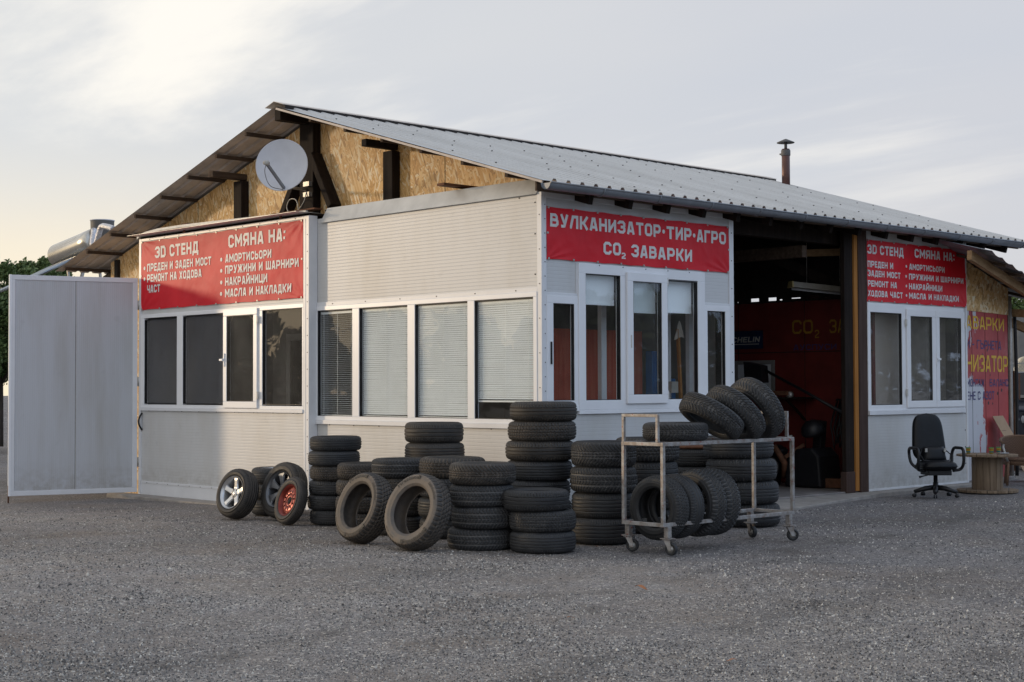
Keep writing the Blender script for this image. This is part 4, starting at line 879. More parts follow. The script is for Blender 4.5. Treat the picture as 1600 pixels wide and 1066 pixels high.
# ------------------------------------------------------------------ satellite dish
def build_dish():
    c = Vector((-4.245, -0.50, 4.37)); n = Vector((0.62, -0.74, 0.12)).normalized()
    D = thing("satellite_dish", "round pale grey satellite dish on the gable post under the roof peak", "satellite dish", (-4.62, 0.2, 4.15), world_parts=True)
    z = n; x = Vector((0, 0, 1)).cross(z).normalized(); y = z.cross(x); Wd = frame(c, x, y, z); r = 0.335
    prof = [(r * i / 14, 0.055 * (i / 14) ** 2 - 0.055) for i in range(15)] + [(r + .008, 0.004), (r + .010, -.006), (r, -.012)] + [(r * i / 14, 0.055 * (i / 14) ** 2 - 0.075) for i in range(13, -1, -1)]
    MB().lathe(prof, 56, Wd).build("reflector", 'dish', D)
    b = Wd @ Vector((-.01, -.34, -.02)); l = Wd @ Vector((-0.10, -.07, 0.36))
    MB().bar(Wd @ Vector((0.05, -.32, -.03)), l, 0.028, 0.035).build("feed_arm", 'gutter', D)
    MB().lathe([(0, -.03), (.03, -.03), (.035, .02), (.022, .05), (0, .05)], 16, frame(l, x, y, (Wd @ Vector((0, 0, 0)) - l).normalized())).build("receiver_head", 'inlight', D)
    MB().tube(smooth([l, l + Vector((-.06, .02, -.12)), l + Vector((-.03, .08, -.28)), Wd @ Vector((0.03, -.33, .0))]), 0.004, 6).build("cable", 'black', D)
    MB().tube([Wd @ Vector((0, -.1, -.09)), Wd @ Vector((0.02, -.25, -.14)), (-4.60, 0.16, 4.14)], 0.02, 8).build("mount_arm", 'galv', D)
    MB().box(-4.68, -4.55, 4.05, 4.11, -.005, 0.05, gable(.20)).box(-4.68, -4.55, 4.19, 4.25, -.005, 0.05, gable(.20)).build("clamp", 'galv', D)
    MB().tube(smooth([(-4.6, 0.15, 4.12), (-4.62, 0.12, 3.98), (-4.75, 0.1, 3.86), (-4.9, 0.1, 3.84), (-4.98, 0.1, 3.93), (-4.92, 0.1, 4.03), (-4.78, 0.1, 4.02), (-4.72, 0.1, 3.9), (-4.8, 0.12, 3.82)]), 0.007, 6).build("cable", 'galv', D)
build_dish()

# ------------------------------------------------------------------ chimney pipe and solar heater
def build_roof_things():
    x, y = -4.05, 10.08; zb = 4.69
    C = thing("chimney_pipe", "thin brown metal stove pipe with a cone cap rising behind the roof edge", "chimney", (x, y, zb))
    r = 0.072
    MB().lathe([(0.0, -.1), (r, -.1), (r, .98), (r * .9, .985), (0, .985)], 20).build("pipe", 'chimney', C)
    MB().lathe([(r + .004, .86), (r + .010, .87), (r + .010, .955), (r + .004, .965)], 20).box(-r - .05, -r, -.02, .02, .89, .915).build("clamp", 'greytank', C)
    MB().lathe([(0, .98), (.026, .98), (.026, 1.11), (0, 1.11)], 10).build("cap_stem", 'greytank', C)
    MB().lathe([(0, 1.165), (.02, 1.16), (.155, 1.10), (.155, 1.09), (0, 1.105)], 24).build("cap", 'greytank', C)
    S = thing("solar_water_heater", "solar water heater with steel drum, foil pipes and glass tubes left of the roof", "water heater", (-14.5, 2, 3.3), world_parts=True)
    a, b = Vector((-15.25, 2.0, 4.05)), Vector((-13.75, 2.0, 4.24)); d = (b - a).normalized(); xx = Vector((0, 0, 1)).cross(d).normalized(); Wt = frame(a, xx, d.cross(xx), d); L = (b - a).length; rr = 0.235
    MB().lathe([(0, -.02), (rr * .9, -.01), (rr, .03), (rr, L * .78), (rr * 1.02, L * .79), (rr * 1.02, L * .97), (rr * .9, L), (0, L + .01)], 28, Wt).build("drum", 'tank', S)
    t = MB(); s2 = MB()
    for i in range(15):
        p = a + d * (0.08 + i * (L - .2) / 14) + Vector((0, -.08, -.18)); t.tube([p, p + Vector((-.05, -1.25, -.62))], 0.026, 8)
    t.build("glass_tubes", 'tube', S)
    for q in (0.15, L - .15):
        p = a + d * q; s2.bar(p + Vector((0, .1, -.1)), (p.x, p.y + .2, 3.32), 0.04)
        if q > .5: s2.bar(p + Vector((0, -.1, -.25)), (p.x, p.y - 1.3, -.3), 0.05)
    s2.build("support_frame", 'galv', S)
    c = Vector((-13.62, 2.05, 4.17))
    MB().lathe([(0, 0.0), (.185, 0.0), (.20, .02), (.215, .40), (.215, .425), (0, .425)], 28, Matrix.Translation(c)).build("feed_tank", 'greytank', S)
    MB().lathe([(.2, .425), (.225, .43), (.225, .445), (0, .455)], 28, Matrix.Translation(c)).build("tank_lid", 'dish', S)
    MB().tube(smooth([(-13.45, 1.8, 4.42), (-13.40, 1.75, 4.25), (-13.32, 1.7, 4.12), (-13.2, 1.7, 4.12), (-13.1, 1.7, 4.3), (-13.0, 1.7, 4.42), (-12.6, 1.6, 4.38), (-12.2, 1.5, 4.30)], 4), 0.055, 10).build("insulated_pipe", 'foil', S)
    H = thing("shed", "low grey shed standing behind the white gate", "shed", (-15, 2.5, 0), world_parts=True)
    MB().box(-15.6, -12.2, 1.7, 4.5, -.4, 3.15).build("wall", 'greytank', H); MB().box(-15.7, -12.0, 1.6, 4.8, 3.15, 3.31).build("roof", 'under', H)
build_roof_things()

# ------------------------------------------------------------------ tyres
def heights(kind, th, t):
    """groove depth 0..1 at angle th (radians) and position t (-1..1) across the tread"""
    def lat(n, k=0.0, wid=0.22, ph=0.0):
        q = (th * n / (2 * math.pi) + k + ph) % 1.0; return 1.0 if q < wid else 0.0
    g = 0.0; a = abs(t)
    if kind == 0:
        for c in (-.46, 0.0, .46):
            if abs(t - c) < .06: g = 1.0
        if a > .62: g = max(g, 0.7 * lat(66, 0.6 * a))
    elif kind == 1:
        g = 0.9 * lat(52, 2.1 * a, 0.26)
        if abs(a - .30) < .04 or a < .03: g = 1.0
        if a < .30: g = max(g, 0.6 * lat(52, 1.2 * a, 0.22, .4))
    elif kind == 2:
        tri = abs((th * 58 / (2 * math.pi)) % 1.0 - .5) * 2
        for c in (-.36, .36):
            if abs(t - c - .07 * (tri - .5)) < .055: g = 1.0
        if abs(t - .06 * (tri - .5)) < .04: g = 0.9
        if a > .74: g = max(g, lat(58, 0.0, 0.22))
    elif kind == 3:
        for c in (-.6, -.2, .2, .6):
            if abs(t - c) < .045: g = 1.0
        g = max(g, 0.85 * lat(60, 0.8 * t, 0.22, 0.5 if .2 < a < .6 else 0.0))
    elif kind == 4:
        for c in (-.55, -.18, .18, .55):
            if abs(t - c) < .05: g = 1.0
        if a > .8: g = max(g, .5 * lat(80))
    elif kind == 5:
        if a > .58: g = lat(48, 0.15 * a, .34)
        for c in (-.55, .55):
            if abs(t - c - .03 * math.sin(th * 48)) < .05: g = 1.0
        if a < .55: g = max(g, .9 * lat(48, 1.5 * t, .25), 1.0 if abs(a - .2) < .04 else 0)
    elif kind == 6:
        g = .85 * lat(56, 1.4 * a, 0.3)
        if abs(a - .5) < .05: g = 1.0
        if a < .035: g = 1.0
    return g
def tyre_mesh(name, kind, R=0.32, Wd=0.2, rim=0.195, seg=324, nt=23, gd=0.010, side_slot=0):
    prof = []            # list of (r, z, t or None, smooth)
    hw = Wd / 2; tw = hw * 0.80
    for i in range(nt):
        t = -1 + 2 * i / (nt - 1); prof.append((R - 0.010 * t * t - 0.006 * t ** 6, t * tw, t))
    side = [(R - .028, hw * .90), (R - .045, hw * .97), (R - .050, hw * .975), (R - .055, hw * .985), ((R + rim) / 2 + .008, hw), ((R + rim) / 2 - .012, hw * .995), (rim + .030, hw * .93), (rim + .026, hw * .94), (rim + .020, hw * .90), (rim + .006, hw * .80), (rim, hw * .76)]
    inner = [(rim, hw * .66), (rim + .02, hw * .74), ((R + rim) / 2, hw * .86), (R - .03, hw * .74), (R - .022, hw * .4)]
    loop = prof + [(r, z, None) for r, z in side] + [(r, z, None) for r, z in inner] + [(r, -z, None) for r, z in reversed(inner)] + [(r, -z, None) for r, z in reversed(side)]
    k = len(loop); vs = []; gr = []
    cs = [(math.cos(2 * math.pi * j / seg), math.sin(2 * math.pi * j / seg)) for j in range(seg)]
    for i, (r, z, t) in enumerate(loop):
        for j in range(seg):
            g = 0.0; rr = r
            if t is not None:
                g = heights(kind, 2 * math.pi * j / seg, t); rr = r - gd * g
            elif i in (nt, k - 1): g = .6 * heights(kind, 2 * math.pi * j / seg, 1.0 if i == nt else -1.0); rr = r - gd * .5 * g
            vs.append((rr * cs[j][0], rr * cs[j][1], z)); gr.append(g)
    fs = []; sm = []
    for i in range(k):
        i2 = (i + 1) % k; s = not (i < nt or i == k - 1)
        for j in range(seg):
            fs.append((i * seg + j, i * seg + (j + 1) % seg, i2 * seg + (j + 1) % seg, i2 * seg + j)); sm.append(s)
    me = bpy.data.meshes.new(name); me.from_pydata(vs, [], fs); me.polygons.foreach_set('use_smooth', sm); me.polygons.foreach_set('material_index', [0 if not q else side_slot for q in sm])
    at = me.attributes.new('groove', 'FLOAT', 'POINT'); at.data.foreach_set('value', gr); me.update(); return me
TY = [tyre_mesh("tyre_tread", k) for k in range(7)]
for m_ in TY: m_.materials.append(M['rubber'])
TYB = []
for m_ in TY:
    q = m_.copy(); q.materials[0] = M['rubber_brown']; TYB.append(q)
def put_tyre(kind, R, w, label, group, loc, rot=(0, 0, 0), brown=False, cat="tyre", name="tyre"):
    o = bpy.data.objects.new(name, (TYB if brown else TY)[kind]); COL.objects.link(o)
    o.scale = (R / .32, R / .32, w / .2); o.location = loc; o.rotation_mode = 'XYZ'; o.rotation_euler = rot; tag(o, label, cat, group); return o
ORD = {3: ["top", "middle", "bottom"], 4: ["top", "second", "third", "bottom"], 5: ["top", "second", "third", "fourth", "bottom"], 6: ["top", "second", "third", "fourth", "fifth", "bottom"], 7: ["top", "second", "third", "fourth", "fifth", "sixth", "bottom"]}
def stack(cx, cy, R, n, H, kinds, where, group, brown=(), dx=()):
    rnd = random.Random(int(cx * 1000) + n); h = H / n; z = gz(cx, cy) - 0.002
    for i in range(n):          # from the ground up
        word = ORD[n][n - 1 - i]; j = n - 1 - i
        ox, oy = (rnd.uniform(-.014, .014), rnd.uniform(-.014, .014)); 
        sx = dx[j] if j < len(dx) else 0.0; ox += .69 * sx; oy += .72 * sx
        put_tyre(kinds[j % len(kinds)], R * rnd.uniform(.965, 1.015), h * 1.002, f"{word} tyre of {where}", group, (cx + ox, cy + oy, z + h * (i + .5)), (rnd.uniform(-.006, .006), rnd.uniform(-.006, .006), rnd.uniform(0, 6.28)), j in brown)
stack(-1.93, -1.40, .29, 6, .985, [0, 4, 3, 0, 4, 0], "the narrow six-high stack just right of the red wheel", "six-high narrow tyre stack", (2,))
stack(-1.16, -1.58, .305, 4, .705, [1, 1, 3, 6], "the four-high stack between six-high stack and dusty leaning tyres", "four-high stack left of dusty tyres", (0, 1, 2, 3))
stack(-0.30, -1.78, .305, 4, .775, [6, 3, 0, 4], "the stack half hidden behind the left dusty leaning tyre", "stack behind left dusty tyre", (1, 2, 3))
stack(-0.93, -0.78, .335, 5, 1.13, [0, 4, 0, 3, 4], "the rear stack under the second blind window", "rear stack under blinds", (0, 1))
stack(0.40, -1.66, .345, 4, .80, [5, 3, 4, 0], "the stack half hidden behind the right dusty leaning tyre", "stack behind right dusty tyre", (0,))
stack(1.42, -2.20, .312, 4, .80, [1, 6, 6, 6], "the front stack directly right of the dusty leaning pair", "front stack beside dusty tyres", (0,), (0, 0, .02, -.01))
stack(1.10, -1.10, .345, 7, 1.355, [0, 3, 0, 4, 4, 0, 0], "the tallest stack, at the booth corner", "tallest tyre stack", (0, 1, 2), (.03, .01, -.01, -.03, -.05, -.05, -.03))
stack(1.97, -1.96, .305, 3, .565, [0, 3, 4], "the low three-high stack before the tallest stack", "low three-high stack", (), (-.06, .0, .02))
stack(1.82, -0.98, .325, 4, .975, [1, 6, 4, 4], "the wide four-high stack left of the steel cart", "wide four-high stack", ())
stack(1.42, 0.12, .335, 4, .975, [5, 0, 4, 3], "the stack seen through the left end of the cart", "stack behind left end of cart", ())
stack(0.86, 1.62, .32, 4, .80, [4, 0, 4, 3], "the stack under the rusty disc behind the cart", "stack under the rusty disc", ())
stack(1.66, 1.40, .385, 4, .965, [2, 2, 2, 2], "the big zigzag-tread stack before the garage doorway", "zigzag-tread stack", (), (-.035, 0, .02, .03))
o = MB().lathe([(0, 0), (.27, 0), (.285, .01), (.285, .028), (.25, .04), (.17, .036), (.16, .03), (0, .03)], 40).build("brake_disc", 'rust'); o.location = (0.86, 1.62, .80); tag(o, "flat rusty brown disc lying on a tyre stack behind the cart", "metal disc")

# wheels and tyres leaning against the stacks: face normal n = (sin a, -cos a cos L, sin L)
def lean_rot(L, yaw):
    n = Vector((math.sin(yaw) * math.cos(L), -math.cos(yaw) * math.cos(L), math.sin(L))); y = Vector((0, 0, 1)); y = (y - n * y.dot(n)).normalized(); x = y.cross(n)
    return Matrix(((x.x, y.x, n.x), (x.y, y.y, n.y), (x.z, y.z, n.z)))
def lean_place(o, x, y, R, w, L, yaw):
    m = lean_rot(L, yaw); n = m.col[2]; up = m.col[1]; base = Vector((x, y, gz(x, y) - .022))
    c = base + up * R + Vector(n) * (w / 2) ; o.rotation_mode = 'XYZ'; o.rotation_euler = m.to_euler(); o.location = c
def rim_parts(parent, kind, R, w, rim):
    hw = w / 2
    if kind == 'steel':
        bar = MB().lathe([(rim + .012, hw * .86), (rim + .014, hw * .80), (rim - .004, hw * .76), (rim - .012, hw * .5), (rim - .03, hw * .3), (rim - .03, -hw * .5), (rim + .012, -hw * .86)], 64); bar.build("rim", 'redsteel', parent)
        # pressed disc with real round holes
        seg = 96; rad = [rim - .03, rim - .045, rim - .062, rim - .078, rim - .092, rim - .11, .085, .075, .055, .045, .04]; zz = [.25, .34, .40, .42, .40, .30, .12, .34, .36, .36, .30]
        vs = []; fs = []
        for r, z in zip(rad, zz): vs += [(r * math.cos(2 * math.pi * j / seg), r * math.sin(2 * math.pi * j / seg), hw * z) for j in range(seg)]
        for i in range(len(rad) - 1):
            for j in range(seg):
                q = j % 8; hole = (i == 2 and q in (2, 3, 4)) or (i == 3 and q in (2, 3, 4))
                if not hole: fs.append((i * seg + j, i * seg + (j + 1) % seg, (i + 1) * seg + (j + 1) % seg, (i + 1) * seg + j))
        d = MB().add(vs, fs, I4, True).build("disc", 'redsteel', parent)
        nb = MB()
        for k in range(4): a = k * math.pi / 2 + .4; nb.lathe([(0, hw * .42), (.009, hw * .42), (.011, hw * .3)], 8, Matrix.Translation((.062 * math.cos(a), .062 * math.sin(a), 0)))
        nb.build("wheel_nuts", 'rust', parent)
    else:
        mat = 'alloy' if kind == 'alloy' else 'darkalloy'; n = 5 if kind == 'alloy' else 6
        MB().lathe([(rim + .010, hw * .92), (rim + .012, hw * .84), (rim - .006, hw * .82), (rim - .012, hw * .5), (rim - .028, hw * .2), (rim - .03, -hw * .7), (rim + .01, -hw * .86)], 72).build("rim", mat, parent)
        s = MB()
        for k in range(n):
            a = 2 * math.pi * k / n + math.pi / 2 + (0.0 if kind == 'alloy' else .2); Wk = Matrix.Rotation(a, 4, 'Z')
            w0, w1 = (.042, .036) if kind == 'alloy' else (.030, .058); rr = rim - .014
            st = [(.03, w0, .40), (.07, w0 * .85, .46), (.11, (w0 + w1) / 2 * .8, .56), (rr * .85, w1 * .9, .66), (rr, w1 * (1.15 if kind == 'alloy' else 1.5), .68)]
            vs = []
            for r, ww, z in st: vs += [(r, -ww, hw * z - .014), (r, -ww * .72, hw * z), (r, ww * .72, hw * z), (r, ww, hw * z - .014), (r, ww * .8, hw * z - .035), (r, -ww * .8, hw * z - .035)]
            fs = [(i * 6 + j, i * 6 + (j + 1) % 6, (i + 1) * 6 + (j + 1) % 6, (i + 1) * 6 + j) for i in range(len(st) - 1) for j in range(6)]
            s.add(vs, fs, Wk)
        s.build("spokes", mat, parent, 0.002)
        MB().lathe([(0, hw * .50), (.026, hw * .50), (.03, hw * .47), (.058, hw * .46), (.066, hw * .40), (.066, hw * .1)], 32).build("hub", mat, parent)
        nb = MB()
        for k in range(5): a = k * 2 * math.pi / 5 + .9; nb.lathe([(0, hw * .475), (.010, hw * .475), (.010, hw * .44)], 8, Matrix.Translation((.046 * math.cos(a), .046 * math.sin(a), 0)))
        nb.build("wheel_nuts", 'screw', parent)
        MB().lathe([(0, -hw * .1), (rim - .03, -hw * .1)], 40).build("spoke_shade_disc", 'black', parent)  # black disc standing in for the shade behind the spokes
def wheel(kind, tk, R, w, rim, label, brown=False):
    t = thing("wheel", label, "wheel", group="wheels leaning at the left end of the tyres")
    o = bpy.data.objects.new("tyre", tyre_mesh("wheel_tyre", tk, R, w, rim + .004, 240)); o.data.materials.append(M['rubber_brown' if brown else 'rubber']); COL.objects.link(o); o.parent = t
    rim_parts(t, kind, R, w, rim); return t
w1 = wheel('alloy', 4, .30, .21, .19, "car wheel with shiny silver five-spoke alloy rim, leaning at the far left", True); lean_place(w1, -3.43, -1.68, .30, .21, R_(16), R_(5))
w2 = wheel('dark', 4, .34, .21, .21, "car wheel with dark grey spoked rim, leaning behind the red wheel", True); lean_place(w2, -2.90, -1.40, .34, .21, R_(17), R_(2))
w3 = wheel('steel', 4, .275, .135, .175, "narrow spare wheel with rusty red steel rim, leaning in front", True); lean_place(w3, -2.22, -1.80, .275, .135, R_(17), R_(-6))
w4 = wheel('alloy', 0, .30, .19, .185, "wheel lying flat on a tyre behind the silver leaning wheel"); bx, by = -3.72, -0.95; w4.location = (bx, by, gz(bx, by) + .575 - .095)
for i, z in enumerate((.096, .288)):
    put_tyre(0, .30, .19, ["bottom tyre on the ground under the flat wheel", "tyre directly under the flat lying wheel at the far left"][i], "tyres under the flat lying wheel", (bx + .02 * i, by, gz(bx, by) + z))
w4.location.z = gz(bx, by) + .096 * 5
x_ = put_tyre(4, .30, .18, "tyre leaning on the wall, peeping out behind the dark rimmed wheel", None, (0, 0, 0)); lean_place(x_, -3.05, -0.62, .30, .18, R_(14), 0)

def arc_text(txt, R0, cap, a_mid, n0, par, bold=0.02, flip=False, width=None):
    vs, fs = text_polys(txt, bold); h = text_polys('H', bold)[0]; b0 = min(p[1] for p in h); b1 = max(p[1] for p in h); sc = cap / (b1 - b0)
    x0 = min(p[0] for p in vs); x1 = max(p[0] for p in vs); wd = width or (x1 - x0) * sc; sx = wd / (x1 - x0); out = []
    for x, y in vs:
        s = (x - x0) * sx - wd / 2; rr = R0 + (y - b0) * sc - cap / 2
        if flip: rr = R0 - ((y - b0) * sc - cap / 2); a = a_mid + s / R0
        else: a = a_mid - s / R0
        out.append((rr * math.cos(a), rr * math.sin(a), n0))
    MB().add(out, fs).build("lettering", 'tyretext', par, recalc=False)
def dusty(x, y, R, w, rim, L, yaw, label, spin):
    me = tyre_mesh("dusty_tyre", 5, R, w, rim, 324, side_slot=1); me.materials.append(M['rubber_brown']); me.materials.append(M['rubber_dusty']); o = bpy.data.objects.new("tyre", me); COL.objects.link(o); tag(o, label, "tyre", "dust covered leaning tyres")
    lean_place(o, x, y, R, w, L, yaw); rm = (R + rim) / 2 + .012
    arc_text("Firestone", rm, .036, math.pi / 2 + .25 + spin, w / 2 + .004, o, width=.28); arc_text("Firestone", rm, .036, -math.pi / 2 + .35 + spin, w / 2 + .004, o, flip=True, width=.28)
    arc_text("DESTINATION", rm, .02, .55 + spin, w / 2 + .003, o, width=.19); arc_text("RADIAL TUBELESS", rm, .012, math.pi + .75 + spin, w / 2 + .003, o, width=.16)
    b = MB()
    for a in (math.pi / 2 - .22, -math.pi / 2 - .15, -math.pi / 2 + .85):
        c, s = math.cos(a + spin), math.sin(a + spin); b.box(-.012, .012, -.018, .018, w / 2 - .002, w / 2 + .004, frame((rm * c, rm * s, 0), (-s, c, 0), (c, s, 0), (0, 0, 1)))
    b.build("sidewall_marks", 'tyretext', o)
dusty(0.30, -2.72, .345, .225, .218, R_(19), R_(-3), "left one of two big dusty tan tyres leaning with open rims", .0)
dusty(1.17, -2.78, .358, .225, .226, R_(19), R_(4), "right one of two big dusty tan tyres leaning with open rims", .12)

# ------------------------------------------------------------------ tyre cart
CX0, CX1, CY0, CY1, ZB, ZT = 2.585, 3.05, -1.52, 0.40, 0.27, 0.985
def build_cart():
    C = thing("tyre_cart", "rusty steel tube cart on castors loaded with two rows of tyres", "cart", (2.82, -.56, 0), world_parts=True)
    w = .034
    def rect(z):
        m = MB(); m.bar((CX0, CY0 - w / 2, z), (CX0, CY1 + w / 2, z), w); m.bar((CX1, CY0 - w / 2, z), (CX1, CY1 + w / 2, z), w); m.bar((CX0 + w / 2, CY0, z), (CX1 - w / 2, CY0, z), w * .98); m.bar((CX0 + w / 2, CY1, z), (CX1 - w / 2, CY1, z), w * .98); return m
    rect(ZB).build("bottom_frame", 'cart', C, .003); rect(ZT).build("top_frame", 'cart', C, .003)
    for x in (CX0, CX1):
        for y in (CY0, CY1): MB().bar((x, y, ZB + w / 2), (x, y, ZT - w / 2), w * .96).build("post", 'cart', C, .003)
    h = MB(); hz = ZT + .24
    h.bar((CX0, CY0, ZT + w / 2), (CX0, CY0, hz), .028).bar((CX1 - .06, CY0, ZT + w / 2), (CX1 - .06, CY0, hz), .028).bar((CX0 - .014, CY0, hz + .014), (CX1 - .046, CY0, hz + .014), .028); h.build("handle", 'cart', C, .003)
    h = MB().bar((CX0, CY1, ZT + w / 2), (CX0, CY1, hz), .028).bar((CX1 - .06, CY1, ZT + w / 2), (CX1 - .06, CY1, hz), .028).bar((CX0 - .014, CY1, hz + .014), (CX1 - .046, CY1, hz + .014), .028); h.build("handle", 'cart', C, .003)
    for i, (x, y) in enumerate(((CX0, CY0 + .06), (CX1, CY0 + .06), (CX0, CY1 - .06), (CX1, CY1 - .06))):
        MB().bar((x, y, ZB - w / 2), (x, y, .155), .05).box(x - .05, x + .05, y - .05, y + .05, .145, .153).build("leg", 'cart', C, .003)
        a = (.5, .2, -.35, .9)[i]; dx, dy = math.cos(a), math.sin(a); wx, wy, r = x + .035 * dx, y + .035 * dy, .058
        k = MB()
        for s in (-1, 1):
            px, py = -dy * .026 * s, dx * .026 * s; k.add([(x + px - .03 * dx, y + py - .03 * dy, .145), (x + px + .035 * dx, y + py + .035 * dy, .145), (wx + px + .014 * dx, wy + py + .014 * dy, r - .012), (wx + px - .014 * dx, wy + py - .014 * dy, r - .012)] , [(0, 1, 2, 3)])
            k.add([(x + px * 1.15 - .03 * dx, y + py * 1.15 - .03 * dy, .145), (x + px * 1.15 + .035 * dx, y + py * 1.15 + .035 * dy, .145), (wx + px * 1.15 + .014 * dx, wy + py * 1.15 + .014 * dy, r - .012), (wx + px * 1.15 - .014 * dx, wy + py * 1.15 - .014 * dy, r - .012)], [(0, 1, 2, 3)])
        k.box(x - .035, x + .035, y - .035, y + .035, .135, .145); cs = k.build("castor", 'cart', C)
        Ww = frame((wx, wy, r), (dx, dy, 0), (0, 0, 1), (dy, -dx, 0))
        MB().lathe([(.034, -.02), (r - .006, -.02), (r, -.012), (r, .012), (r - .006, .02), (.034, .02)], 24, Ww, True, True).build("wheel", 'rubber', cs)
        MB().lathe([(0, -.024), (.012, -.024), (.014, -.017), (.034, -.015), (.034, .015), (.014, .017), (.012, .024), (0, .024)], 20, Ww).build("hub", 'galv', cs)
build_cart()
g = "tyres standing in a row inside the cart"
for i, y in enumerate((-1.30, -1.08, -0.76, -0.56)):
    put_tyre((3, 0, 5, 5)[i], (.295, .295, .315, .315)[i], .20, ["nearest standing tyre in the cart, its open rim showing", "second standing tyre from the open end of the cart's bottom row", "third standing tyre in the cart's bottom row, slightly larger", "farthest standing tyre in the cart's bottom row"][i], g, (2.815, y, (.40, .40, .415, .415)[i]), (R_(90), 0, R_((3, 1, -4, -3)[i])))
put_tyre(1, .305, .165, "tyre lying flat on the cart's top frame beside its handle", "tyres on top of the cart", (2.80, -1.05, ZT + .017 + .084), (0, 0, 1))
for i, (y, z, tilt) in enumerate(((-.60, 1.215, 60), (-.25, 1.235, 45), (.08, 1.275, 31))):
    n = Vector((-.25, -math.cos(R_(tilt)), -math.sin(R_(tilt)))).normalized(); q = n.to_track_quat('Z', 'Y').to_euler()
    put_tyre(1, (.32, .325, .33)[i], .20, ["most slanted tyre on the cart, propped on the flat tyre", "middle slanted tyre on top of the cart", "most upright slanted tyre at the far end on top of the cart"][i], "tyres on top of the cart", (2.86, y, z), q)

# ------------------------------------------------------------------ seating corner on the right
def build_office_chair():
    C = thing("office_chair", "black leather swivel office chair standing outside the right bay", "chair", (1.02, 6.42, 0.0), (0, 0, R_(52)))
    # local: x right, -y front
    def cushion(fn, name, nu=20, nv=20): return MB().grid(fn, nu, nv).build(name, 'leather', C)
    def pad(w0, w1, h, th, name, Wm, dome=.05):
        def f(sgn):
            def q(a, b):
                s, t = a * 2 - 1, b * 2 - 1; k = 1 - 0.0; hw = (w0 + (w1 - w0) * b) / 2; e = (1 - abs(s) ** 3.2) * (1 - abs(t) ** 4.0)
                rx = s * hw * max(1 - abs(t) ** 4.5, 0.0) ** .36; return (rx, b * h, sgn * (th / 2 * (max(e, 0) ** .4)) + dome * (1 - s * s) * (-1) * .25)
            return q
        m = MB().grid(f(1), 24, 28, Wm).grid(f(-1), 24, 28, Wm); return m
    # backrest leans back
    Wb = frame((0, .20, .47), (1, 0, 0), (0, .17, .985), (0, -.985, .17)); pad(.50, .40, .66, .13, "back", Wb).build("backrest", 'leather', C)
    Ws = frame((0, -.28, .42), (1, 0, 0), (0, 1, 0.02), (0, -.02, 1)); pad(.50, .48, .50, .13, "seat", Ws, -.04).build("seat", 'leather', C)
    MB().box(-.16, .16, -.18, .14, .30, .37).build("seat_pan", 'black', C, .01); MB().bar((0, .12, .36), (0, .24, .55), .06, .03).build("back_bracket", 'black', C)
    for s in (-1, 1):
        pts = [(s * .19, -.12, .36), (s * .29, -.14, .38), (s * .31, -.20, .46), (s * .31, -.21, .60), (s * .31, -.16, .655), (s * .31, .0, .66), (s * .31, .12, .65), (s * .30, .17, .58), (s * .28, .14, .45), (s * .19, .08, .36)]
        MB().tube(smooth(pts, 4), .021, 10).build("armrest", 'black', C)
    MB().lathe([(0, .06), (.035, .06), (.035, .2), (.028, .2), (.028, .32), (0, .32)], 16).build("gas_column", 'black', C)
    MB().tube([(-.1, -.08, .31), (-.22, -.12, .29), (-.27, -.13, .28)], [.008, .008, .016], 8).build("lever", 'black', C)
    for k in range(5):
        a = R_(90 + 72 * k + 14); d = Vector((math.cos(a), math.sin(a), 0))
        MB().tube([d * .02 + Vector((0, 0, .13)), d * .14 + Vector((0, 0, .12)), d * .29 + Vector((0, 0, .075))], [.036, .032, .024], 8).build("base_leg", 'black', C)
        p = d * .29; t = Vector((-d.y, d.x, 0))
        for s in (-1, 1): MB().lathe([(0, -.009), (.025, -.009), (.027, 0), (.025, .009), (0, .009)], 14, frame(p + t * .014 * s + Vector((0, 0, .027)), d, (0, 0, 1), t)).build("castor", 'black', C)
    o = MB(); mw = parent_mw(C)
    bag = thing("bag", "small black shiny shoulder bag lying on the office chair seat", "bag", tuple(mw @ Vector((0.0, .02, .475))), (0, 0, R_(52)))
    def bg(sgn):
        return lambda a, b: ((a * 2 - 1) * .17 * (1 - .15 * b), sgn * .07 * ((1 - abs(a * 2 - 1) ** 3) * (1 - abs(b * 2 - 1) ** 3)) ** .45 + .05 * b, b * .2)
    MB().grid(bg(1), 14, 12).grid(bg(-1), 14, 12).build("body", 'leather', bag)
    MB().tube([(-.16, .05, .16), (-.21, -.02, .10), (-.18, -.07, .02), (0, -.09, .012), (.18, -.07, .02), (.21, -.02, .1), (.16, .05, .16)], .008, 6).build("strap", 'black', bag)
    MB().box(-.145, -.115, -.04, -.02, .13, .18).box(.115, .145, -.04, -.02, .13, .18).build("buckle", 'galv', bag)
build_office_chair()
